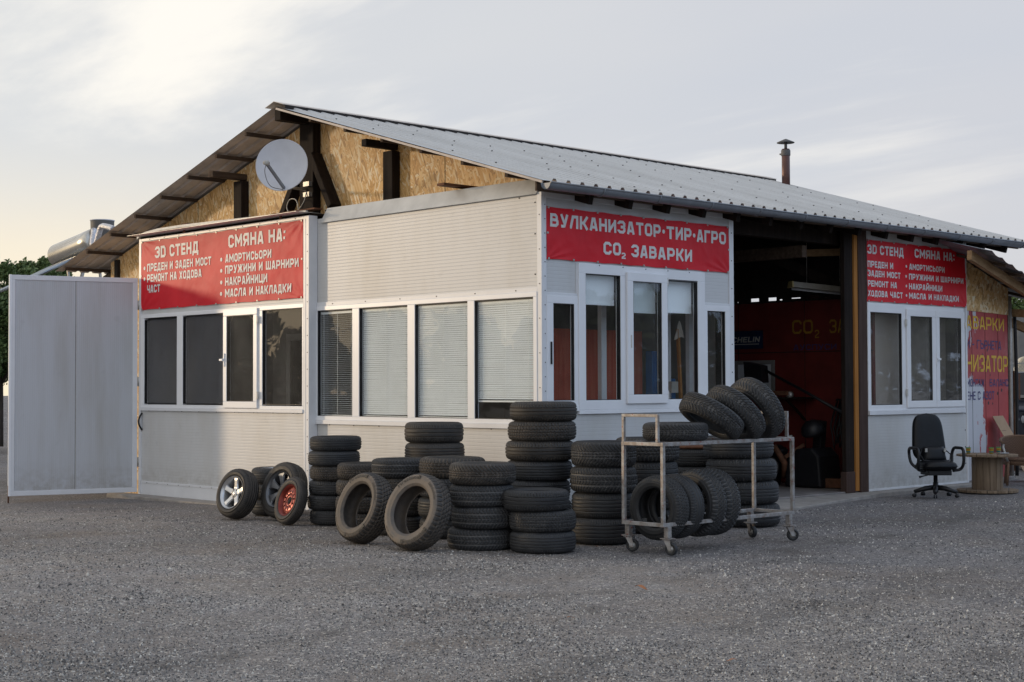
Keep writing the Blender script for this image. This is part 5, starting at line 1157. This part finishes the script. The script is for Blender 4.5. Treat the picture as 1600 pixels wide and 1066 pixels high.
def build_reel():
    x, y = 0.98, 7.86
    C = thing("cable_reel_table", "weathered wooden cable reel standing on end as a table", "table", (x, y, 0.0))
    def disc(z, r, th):
        m = MB(); n = 6; 
        for i in range(n):          # planks clipped to the circle
            a, b = -r + 2 * r * i / n + .003, -r + 2 * r * (i + 1) / n - .003; pts = []
            for k in range(9):
                u = a + (b - a) * k / 8; pts.append((u, math.sqrt(max(r * r - u * u, 0.0004))))
            m.prism(pts + [(u, -v) for u, v in reversed(pts)], z, z + th + random.uniform(-.002, .002), Matrix.Rotation(.5, 4, 'Z'))
        return m
    disc(.0, .42, .035).build("base_disc", 'greywood', C, .003); disc(.50, .42, .03).build("top_disc", 'greywood', C, .003)
    m = MB(); n = 14
    for k in range(n):
        a = 2 * math.pi * k / n; m.box(-.044, .044, .19, .208, .035, .50, Matrix.Rotation(a, 4, 'Z'))
    m.build("drum_staves", 'greywood', C, .003)
    cups = [("left striped paper cup alone near the reel table's edge", (-.20, -.16)), ("middle striped paper cup on the reel table", (.05, .03)), ("right striped paper cup on the reel table", (.04, .25))]
    for lab, (dx, dy) in cups:
        c = MB().lathe([(0, .002), (.027, .002), (.036, .088), (.038, .09), (.035, .088), (.026, .008), (0, .008)], 20).build("paper_cup", 'cup'); c.location = (x + dx, y + dy, .533); tag(c, lab, "cup", "paper cups on the reel table")
    p = MB().lathe([(0, 0), (.05, 0), (.085, .010), (.087, .013), (.05, .004), (0, .004)], 24).build("small_dish", 'paper'); p.location = (x + .17, y + .13, .534); tag(p, "flat pale saucer between the cups on the reel table", "saucer")
build_reel()
def build_rattan():
    C = thing("rattan_chair", "brown woven rattan armchair at the right edge behind the reel table", "armchair", (0.60, 9.60, 0.0), (0, 0, R_(38)))
    def back(a, b): t = R_(200 - 220 * a) if False else math.pi * (1.12 - 1.24 * a); return (.30 * math.cos(t) * (1 + .06 * b), .26 * math.sin(t) * (1 + .08 * b) + .02, 0.40 + .32 * b * (0.72 + .28 * math.sin(math.pi * a)))
    t = NT("rattan weave"); wv = t.n('ShaderNodeTexChecker', None, Scale=64.0, Color1=(0.20, 0.115, 0.07), Color2=(0.075, 0.042, 0.028)); t.t.links.new(t.coord((1, 1, 1.3)), wv.inputs[0]); t.bsdf(wv.outputs[0], .65, 0, t.bump(wv.outputs[1], .006)); M['weave'] = t.m
    MB().grid(back, 28, 10).grid(lambda a, b: (lambda q: (q[0] * .94, q[1] * .94, q[2]))(back(a, b)), 28, 10).build("backrest", 'weave', C)
    MB().tube([back(i / 28, 1.0) for i in range(29)], .022, 10).build("top_rail", 'rattan', C)
    MB().lathe([(0, .41), (.27, .415), (.295, .40), (.295, .37), (.27, .36), (0, .36)], 32).build("seat", 'weave', C)
    MB().lathe([(.285, .36), (.285, .30), (.275, .30), (.275, .36)], 32).build("seat_apron", 'rattan', C)
    for sx, sy in ((-.24, -.20), (.24, -.20), (-.2, .2), (.2, .2)): MB().tube([(sx, sy, .36), (sx * 1.12, sy * 1.15, 0.0)], .019, 8).build("leg", 'rattan', C)
    for s in (-1, 1): MB().tube([(s * .29, -.09, .60), (s * .32, -.22, .57), (s * .30, -.27, .48), (s * .26, -.24, .36)], .016, 8).build("arm_front", 'galv' if s < 0 else 'rattan', C)
build_rattan()
def build_small():
    # cardboard sheet leaning on the red wall
    a0 = WA @ Vector((1.38, .02, .50)); a1 = WA @ Vector((1.93, .02, .50)); d = (WA @ Vector((1.0, 1.05, .02))) - (WA @ Vector((1.42, .02, .45)))
    u = AU.copy(); v = d.normalized(); n = u.cross(v).normalized(); n = n if n.dot(AX) > 0 else -n; v0 = a0; Wc = frame(v0, u, v, n)
    C = thing("cardboard_sheet", "long brown cardboard sheet leaning on the peeling red wall", "cardboard", tuple(v0), world_parts=True)
    MB().box(0, .50, 0, 1.15, 0, .006, Wc).build("sheet", 'cardboard', C); MB().box(.17, .45, .48, .63, .006, .009, Wc).build("white_label", 'paper', C); MB().box(.05, .25, .88, .885, .006, .0075, Wc).build("cut_slot", 'dark', C)
    o = MB().lathe([(0, 0), (.20, 0), (.19, .03), (.165, .06), (.17, .18), (.18, .2), (0, .2)], 24).build("stump", 'rattan'); o.location = WA @ Vector((1.75, -0.01, .9)); tag(o, "brown round stump on the ground under the rattan chair", "stump")
    c = WA @ Vector((2.3, .0, .62)); o = MB().box(-.2, .35, -.2, .2, 0, .012).build("cardboard_flap", 'cardboard'); o.location = c + Vector((0, 0, .06)); o.rotation_euler = (R_(24), R_(-8), R_(40)); tag(o, "flattened cardboard piece lying behind the rattan chair", "cardboard")
    for i, (x, y) in enumerate(((4.40, -3.34), (5.02, -4.72), (2.15, 1.18 - 2.6), (6.7, -5.2))):
        l = MB().grid(lambda a, b: ((a - .5) * .12, (b - .5) * .05 * math.sin(math.pi * min(max(a, .03), .97)), .012 * math.sin(a * 5) + .018 * (b - .5) ** 2 + .012), 8, 4).build("fallen_leaf", 'leafdry'); l.location = (x, y, .006); l.rotation_euler = (0, 0, i * 1.3)
        l.scale = [(1, 1, 1), (.5, .5, .5), (.45, .45, .45), (.5, .5, .5)][i]; tag(l, ["large curled orange leaf on the gravel in front of the cart", "tiny orange leaf alone in the middle of the gravel", "small orange leaf by the tyre cart's front castor", "tiny orange leaf on the gravel close to the camera"][i], "leaf", "fallen leaves on the gravel")
build_small()

# ------------------------------------------------------------------ things inside the garage and the booth
def build_inside():
    W = gable(6.86)
    P = thing("poster", "dark blue poster with white lettering on the red garage wall", "poster", (-2.5, 6.84, 2.2), world_parts=True)
    MB().box(-2.98, -2.17, 2.07, 2.345, -.02, -.012, W).build("sheet", 'darkblue', P); t = MB(); add_text(t, "MICHELIN", -2.93, 2.17, .70, .085, W, -.008, .2, None, .22); t.box(-2.93, -2.24, 2.135, 2.147, -.012, -.008, W); t.build("lettering", 'inlight', P)
    F = thing("framed_board", "pale blue framed board low on the red garage wall", "board", (-2.3, 6.82, 1.6), world_parts=True)
    MB().ring(-2.70, -1.95, 1.37, 1.89, .06, -.02, .0, W).build("frame", 'inwall', F); MB().box(-2.64, -2.01, 1.43, 1.83, -.02, -.01, W).build("panel", 'paper', F)
    L = thing("fluorescent_lamp", "long unlit fluorescent lamp with yellowed end hanging in the doorway", "lamp", (-.85, 6.0, 2.9), world_parts=True)
    a, b = Vector((-1.12, 5.75, 2.93)), Vector((-1.30, 6.85, 2.93)); a = Vector((-.95, 5.9, 2.93)); b = Vector((-.42, 6.75, 2.84))
    d = (b - a).normalized(); x = d.cross(Vector((0, 0, 1))).normalized(); y = x.cross(d); Wl = frame(a, x, y, d); Ln = (b - a).length
    MB().prism([(-.10, -.03), (.10, -.03), (.07, .05), (-.07, .05)], .02, Ln, Wl).build("housing", 'lampwhite', L); MB().prism([(-.105, -.035), (.105, -.035), (.075, .055), (-.075, .055)], 0, .02, Wl).build("end_cap", 'lampcap', L)
    MB().tube([Wl @ Vector((-.045, -.045, .05)), Wl @ Vector((-.045, -.045, Ln - .05))], .016, 10).build("light_tube", 'paper', L)
    for q in (.25, .75): p = Wl @ Vector((0, .05, Ln * q)); MB().tube([p, (p.x, p.y, 3.72)], .003, 5).build("hanging_wire", 'galv', L)
    # tyre changer
    T = thing("tyre_changer", "dark tyre changing machine with domed head and long arm in the garage", "machine", (-.75, 6.3, .05), world_parts=True)
    MB().prism([(-1.25, .06), (-.62, .06), (-.66, .5), (-.78, .62), (-1.1, .6), (-1.22, .45)], -.3, .22, gable(6.35)).build("cabinet", 'black', T, .03)
    MB().lathe([(0, 0), (.16, 0), (.17, .04), (.15, .12), (.09, .18), (0, .2)], 28, frame((-.82, 6.25, .82), (1, 0, 0), (0, .94, .34), (0, -.34, .94))).build("domed_head", 'black', T)
    MB().bar((-.86, 6.42, .55), (-.80, 6.40, 1.0), .12, .14).build("column", 'black', T, .01)
    MB().tube([(-1.76, 6.3, 1.76), (-1.0, 6.3, 1.42), (-.26, 6.3, 1.07)], [.02, .022, .026], 8).build("arm", 'black', T)
    MB().bar((-1.2, 6.1, .48), (-.95, 6.2, .66), .05, .05).build("clamp_lever", 'rust', T)
    MB().prism([(-2.0, 1.53), (-1.68, 1.55), (-1.70, 1.80), (-2.02, 1.86)], -.06, .1, gable(6.3)).build("arm_box", 'black', T)
    K = thing("trolley_jack", "small red trolley jack on a shelf by the garage wall", "jack", (-1.5, 6.5, 1.35), world_parts=True)
    MB().box(-1.75, -1.3, 6.30, 6.45, 1.36, 1.43).build("body", 'rust', K, .01); MB().lathe([(0, -.03), (.05, -.03), (.05, .03), (0, .03)], 14, frame((-1.3, 6.35, 1.37), (1, 0, 0), (0, 0, 1), (0, -1, 0))).build("wheel", 'galv', K)
    S = thing("wall_shelf", "dark shelf carrying the jack on the red wall", "shelf", (-1.6, 6.7, 1.33), world_parts=True); MB().box(-2.1, -1.2, 6.28, 6.88, 1.31, 1.335).build("board", 'darkwood', S); MB().bar((-1.4, 6.86, 1.0), (-1.4, 6.4, 1.31), .03).build("bracket", 'darkwood', S)
    h = MB(); rnd = random.Random(9)
    for i in range(9):
        x = -.72 + .05 * i; h.tube([(x, 6.7, 1.28), (x - .05, 6.6, .95 + rnd.uniform(-.1, .1)), (x + .02, 6.58, .62 + rnd.uniform(-.08, .08)), (x + .09, 6.6, .95), (x + .06, 6.7, 1.26)], .014, 6)
    h.tube([(-.75, 6.72, 1.3), (-.25, 6.72, 1.25)], .016, 6); tag(h.build("hose_coil", 'black'), "black air hoses hung in loops at the back of the garage", "hose")
    Bm = MB().box(-1.05, -.25, 6.25, 6.40, .06, .19).build("timber_beam", 'rust', None, .01); tag(Bm, "reddish brown beam lying on the garage floor", "beam")
    E = thing("engine_parts", "tangle of dark engine parts on the garage floor", "engine", (-1.35, 6.3, .05), world_parts=True)
    MB().bar((-1.62, 6.35, .06), (-1.42, 6.3, .62), .14, .2).build("block", 'black', E, .03); MB().tube([(-1.5, 6.1, .5), (-1.35, 6.05, .62), (-1.22, 6.1, .40), (-1.3, 6.2, .2)], .045, 10).build("manifold", 'rust', E); MB().lathe([(0, 0), (.17, 0), (.18, .05), (0, .06)], 24, frame((-1.45, 6.05, .3), (1, 0, 0), (0, .3, .95), (0, -.95, .3))).build("pulley", 'screw', E); MB().tube([(-1.62, 6.2, .85), (-1.35, 6.15, .72), (-1.15, 6.2, .78)], .02, 8).build("shaft", 'galv', E)
    # booth interior seen through the panes
    o = MB().box(-.95, -.9, .75, 2.68, .07, 2.20).build("red_board", 'booth_red'); o.location = (0, 0, 0); tag(o, "red brown wooden board standing inside the booth behind the window", "board")
    Bp = thing("workshop_press", "blue steel press frame inside the booth", "press", (-.8, 2.95, .06), world_parts=True)
    MB().box(-.90, -.78, 2.74, 2.83, .08, 1.95).build("upright", 'blue', Bp, .01); MB().box(-.92, -.76, 2.83, 3.10, 1.34, 1.46).build("crossbeam", 'blue', Bp, .01); MB().box(-.90, -.78, 3.10, 3.19, .08, 1.6).build("upright", 'blue', Bp, .01)
    o = MB().bar((-.42, 2.93, .1), (-.42, 2.81, 2.22), .035, .035).build("broom_stick", 'orangewood'); tag(o, "bare wooden stick leaning inside the booth window", "stick")
    o = MB().grid(lambda a, b: (-.40 + .03 * math.cos(6.28 * a) * (1 - b) ** .5, 2.81 + (.05 + .02 * math.sin(17 * a + 4 * b)) * math.cos(6.28 * a) * (1 - .75 * b), 2.10 + .20 * b + .02 * math.sin(9 * a)), 16, 8).build("plastic_bag", 'shade'); tag(o, "pale plastic bag hung on the stick in the booth", "bag")
    o = MB().box(-.5, -.36, 2.62, 2.74, 1.42, 1.56).build("pulley_box", 'inlight'); tag(o, "small cream box hanging inside the booth window", "box")
    fr = MB()
    for y0, y1 in ((1.56, 1.65), (2.76, 2.84), (3.2, 3.28)): fr.box(-.62, -.56, y0, y1, .07, 2.55)
    fr.box(-.62, -.56, .2, 3.2, 2.55, 2.64); fr.build("inner_glazing_frame", 'pvc', B)
build_inside()

# ------------------------------------------------------------------ background on the right, trees
def build_background():
    F = thing("chain_link_fence", "chain link fence beyond the annex, in front of the cream van", "fence", (-3.6, 17.4, 0), world_parts=True)
    a, b = Vector((-4.4, 17.0, 0)), Vector((0.4, 19.9, 0)); d = (b - a).normalized(); L = (b - a).length; Wf = frame(a, d, (0, 0, 1), d.cross(Vector((0, 0, 1))))
    m = MB(); q = .075; n = int(L / q)
    for i in range(-26, n):
        for s in (1, -1):
            p0 = (i * q, .1) if s > 0 else (i * q + 1.9, .1); t0, t1 = 0.0, 1.9
            u0, u1 = p0[0], p0[0] + s * 1.9
            lo = max(0.0, (0 - u0) / (u1 - u0) if u1 != u0 else 0) if s > 0 else max(0.0, (L - u0) / (u1 - u0)); hi = min(1.0, (L - u0) / (u1 - u0)) if s > 0 else min(1.0, (0 - u0) / (u1 - u0))
            if hi <= lo: continue
            m.bar(Wf @ Vector((u0 + (u1 - u0) * lo, .1 + 1.9 * lo, 0)), Wf @ Vector((u0 + (u1 - u0) * hi, .1 + 1.9 * hi, 0)), .004)
    m.build("wire_mesh", 'wire', F)
    for u in (0.02, 2.4, L - .05): MB().bar(Wf @ Vector((u, 0, 0)), Wf @ Vector((u, 2.05, 0)), .05).build("post", 'galv', F)
    for z in (1.0, 1.95): MB().bar(Wf @ Vector((0, z, .03)), Wf @ Vector((L, z, .03)), .03).build("rail", 'galv', F)
    P = thing("rusty_post", "rusty square iron post with a cross rail beside the annex corner", "post", (-1.5, 13.2, 0), world_parts=True)
    MB().bar((-1.36, 13.0, 0), (-1.36, 13.0, 1.75), .11).build("upright", 'rust', P); MB().box(-1.50, -1.22, 12.86, 13.0, 1.25, 1.70).build("plate", 'rust', P); MB().bar((-1.3, 13.0, 1.3), (.8, 14.2, 1.3), .05).build("rail", 'galv', P)
    K = thing("shipping_container", "grey metal container standing behind the fence", "container", (-5.4, 26.6, 0), (0, 0, R_(28)))
    m = MB(); n = 40; vs = []
    for i in range(n + 1):
        x = -3 + 6 * i / n; y = -1.2 - (.04 if (i // 2) % 2 else 0); vs += [(x, y, .1), (x, y, 3.15)]
    m.add(vs, [(2 * i, 2 * i + 2, 2 * i + 3, 2 * i + 1) for i in range(n)]); m.box(-3, 3, -1.19, 1.2, .1, 3.1); m.build("body", 'container', K)
    MB().box(-3.05, 3.05, -1.27, -1.2, 3.1, 3.26).box(-3.05, 3.05, -1.27, -1.2, 0, .16).build("rail", 'container', K)
    V = thing("cream_van", "cream coloured van parked in front of the grey container", "van", (-3.6, 22.2, 0), (0, 0, R_(30)))
    pr = [(-2.3, .35), (2.3, .35), (2.32, 1.0), (1.75, 1.15), (1.25, 2.0), (.9, 2.15), (-2.2, 2.15), (-2.32, 1.9)]
    MB().prism(pr, -.85, .85, frame((0, 0, 0), (1, 0, 0), (0, 0, 1), (0, -1, 0))).build("body", 'cream', V, .05)
    wv = MB()
    for u0, u1 in ((-2.0, -1.0), (-.9, .1), (.2, 1.15)): wv.box(u0, u1, 1.25, 1.85, .851, .858, frame((0, 0, 0), (1, 0, 0), (0, 0, 1), (0, -1, 0)))
    wv.build("window", 'black', V)
    for x in (-1.5, 1.5):
        for s in (-1, 1): MB().lathe([(0, -.1), (.2, -.1), (.32, -.09), (.34, 0), (.32, .09), (.2, .1), (0, .1)], 24, frame((x, s * .78, .34), (1, 0, 0), (0, 0, 1), (0, -1, 0))).build("wheel", 'rubber', V)
    R0 = thing("parked_car", "dark blue off-road car with twin round headlights behind the rattan chair", "car", (-2.15, 15.9, 0), (0, 0, R_(-62)))
    Wc = frame((0, 0, 0), (1, 0, 0), (0, 0, 1), (0, -1, 0))
    MB().prism([(-2.0, .45), (1.95, .45), (2.0, .6), (1.98, 1.05), (1.85, 1.12), (.55, 1.2), (-1.95, 1.2), (-2.02, 1.0)], -.82, .82, Wc).build("body", 'carpaint', R0, .04)
    MB().prism([(-1.9, 1.2), (.55, 1.2), (.15, 1.75), (-1.85, 1.78)], -.74, .74, Wc).build("cabin", 'carpaint', R0, .04)
    MB().prism([(.545, 1.25), (.19, 1.72), (.205, 1.73), (.565, 1.255)], -.66, .66, Wc).build("windscreen", 'black', R0)
    MB().box(1.985, 2.01, -.5, .5, .72, 1.0).build("grille", 'black', R0)
    for y in (-.66, -.44, .44, .66): MB().lathe([(0, .03), (.06, .022), (.085, 0), (.095, 0), (.095, -.02)], 24, frame((2.005, y, .88), (0, 1, 0), (0, 0, 1), (1, 0, 0))).build("headlight", 'paper', R0)
    MB().box(1.98, 2.1, -.84, .84, .42, .58).build("bumper", 'galv', R0, .02)
    for x in (-1.3, 1.3):
        for s in (-1, 1): MB().lathe([(0, -.11), (.2, -.11), (.33, -.1), (.36, 0), (.33, .1), (.2, .11), (0, .11)], 24, frame((x, s * .74, .36), (1, 0, 0), (0, 0, 1), (0, -1, 0))).build("wheel", 'rubber', R0)
build_background()

def crown(seed, clumps, n, leaf, W=I4):
    rnd = random.Random(seed); m = MB()
    for cx, cy, cz, r, q in clumps:
        for i in range(int(n * q)):
            while True:
                p = Vector((rnd.uniform(-1, 1), rnd.uniform(-1, 1), rnd.uniform(-1, 1)))
                if 0.12 < p.length < 1: break
            p = p * (0.55 + .45 * rnd.random()); k = 1 + .35 * noise.noise(p * 2.3 + Vector((seed, cx, cz)))
            c = Vector((cx, cy, cz)) + p * r * k
            a = Vector((rnd.gauss(0, 1), rnd.gauss(0, 1), rnd.gauss(0, 1))).normalized(); b = a.orthogonal().normalized(); s = leaf * rnd.uniform(.6, 1.4); e = a.cross(b)
            m.add([c - b * s * .5, c + e * s * .32, c + b * s * .6, c - e * s * .32], [(0, 1, 2, 3)], W)
    return m
def tree(x, y, h, r, seed, label, group, n=1700, leaf=.17):
    rnd = random.Random(seed); T = thing("tree", label, "tree", (x, y, -.3), group=group)
    tr = MB().tube([(0, 0, 0), (rnd.uniform(-.1, .1), .05, h * .25), (rnd.uniform(-.2, .2), 0, h * .5), (rnd.uniform(-.3, .3), .1, h * .86)], [.16, .13, .09, .02], 8); cl = []
    for i in range(11):
        a = rnd.uniform(0, 6.28); z = h * rnd.uniform(.30, .92); d = r * rnd.uniform(.2, .85) * (1.15 - z / h * .6); p = Vector((d * math.cos(a), d * math.sin(a), z)); cl.append((p.x, p.y, p.z, r * rnd.uniform(.28, .5), rnd.uniform(.6, 1.2)))
        tr.tube([(0, 0, z * .55), p * .6 + Vector((0, 0, z * .25)), p], [.06, .04, .012], 6)
    for i in range(10):
        a = rnd.uniform(0, 6.28); d = r * rnd.uniform(0, .95); cl.append((d * math.cos(a), d * math.sin(a), h * rnd.uniform(.76, 1.03) - .2 * d, r * rnd.uniform(.12, .30), .4))
    tr.build("trunk", 'bark', T); crown(seed, cl, n, leaf).build("crown", 'leaf', T, recalc=False)
g = "trees behind the white gate"
tree(-33.5, 9.3, 5.6, 1.7, 21, "leafy green tree showing behind the gate's far left corner", g, 5200, .10)
tree(-32.7, 10.4, 5.75, 1.6, 22, "leafy green tree right of its neighbour, above the gate's top edge", g, 5200, .10)
tree(-34.2, 11.9, 5.5, 1.0, 23, "small treetop poking up left of the solar heater", g, 3000, .09)
tree(-35.6, 8.2, 5.6, 2.2, 24, "farthest tree behind the gate, mostly hidden by its neighbours", g, 5200, .10)
g = "trees beyond the container"
tree(-10.6, 32.6, 4.9, 2.3, 31, "green tree behind the grey container at the right edge", g)
tree(-7.6, 34.5, 5.2, 2.4, 32, "green tree at the right frame edge beyond the container", g)
def wood(name, pts, seed, h0, h1):
    rnd = random.Random(seed); cl = []
    for (x, y) in pts:
        h = rnd.uniform(h0, h1); cl += [(x + rnd.uniform(-1, 1), y + rnd.uniform(-1, 1), h * .35, h * .42, 1), (x + rnd.uniform(-1.5, 1.5), y + rnd.uniform(-1, 1), h * .72, h * .30, .8)]
    o = crown(seed, cl, 330, .75).build(name, 'leaf2', recalc=False); tag(o, "dark row of distant trees across the yard", kind='stuff')
wood("far_wood", [(-60 - .57 * q, -39 + .82 * q) for q in [-46 + 2.3 * i for i in range(30)]], 41, 5.2, 6.4)
wood("far_wood", [(34 + .5 * i, 2 + 2.5 * i) for i in range(18)] + [(42 - 1.8 * i, 46 + 2.0 * i) for i in range(18)], 42, 6, 9)
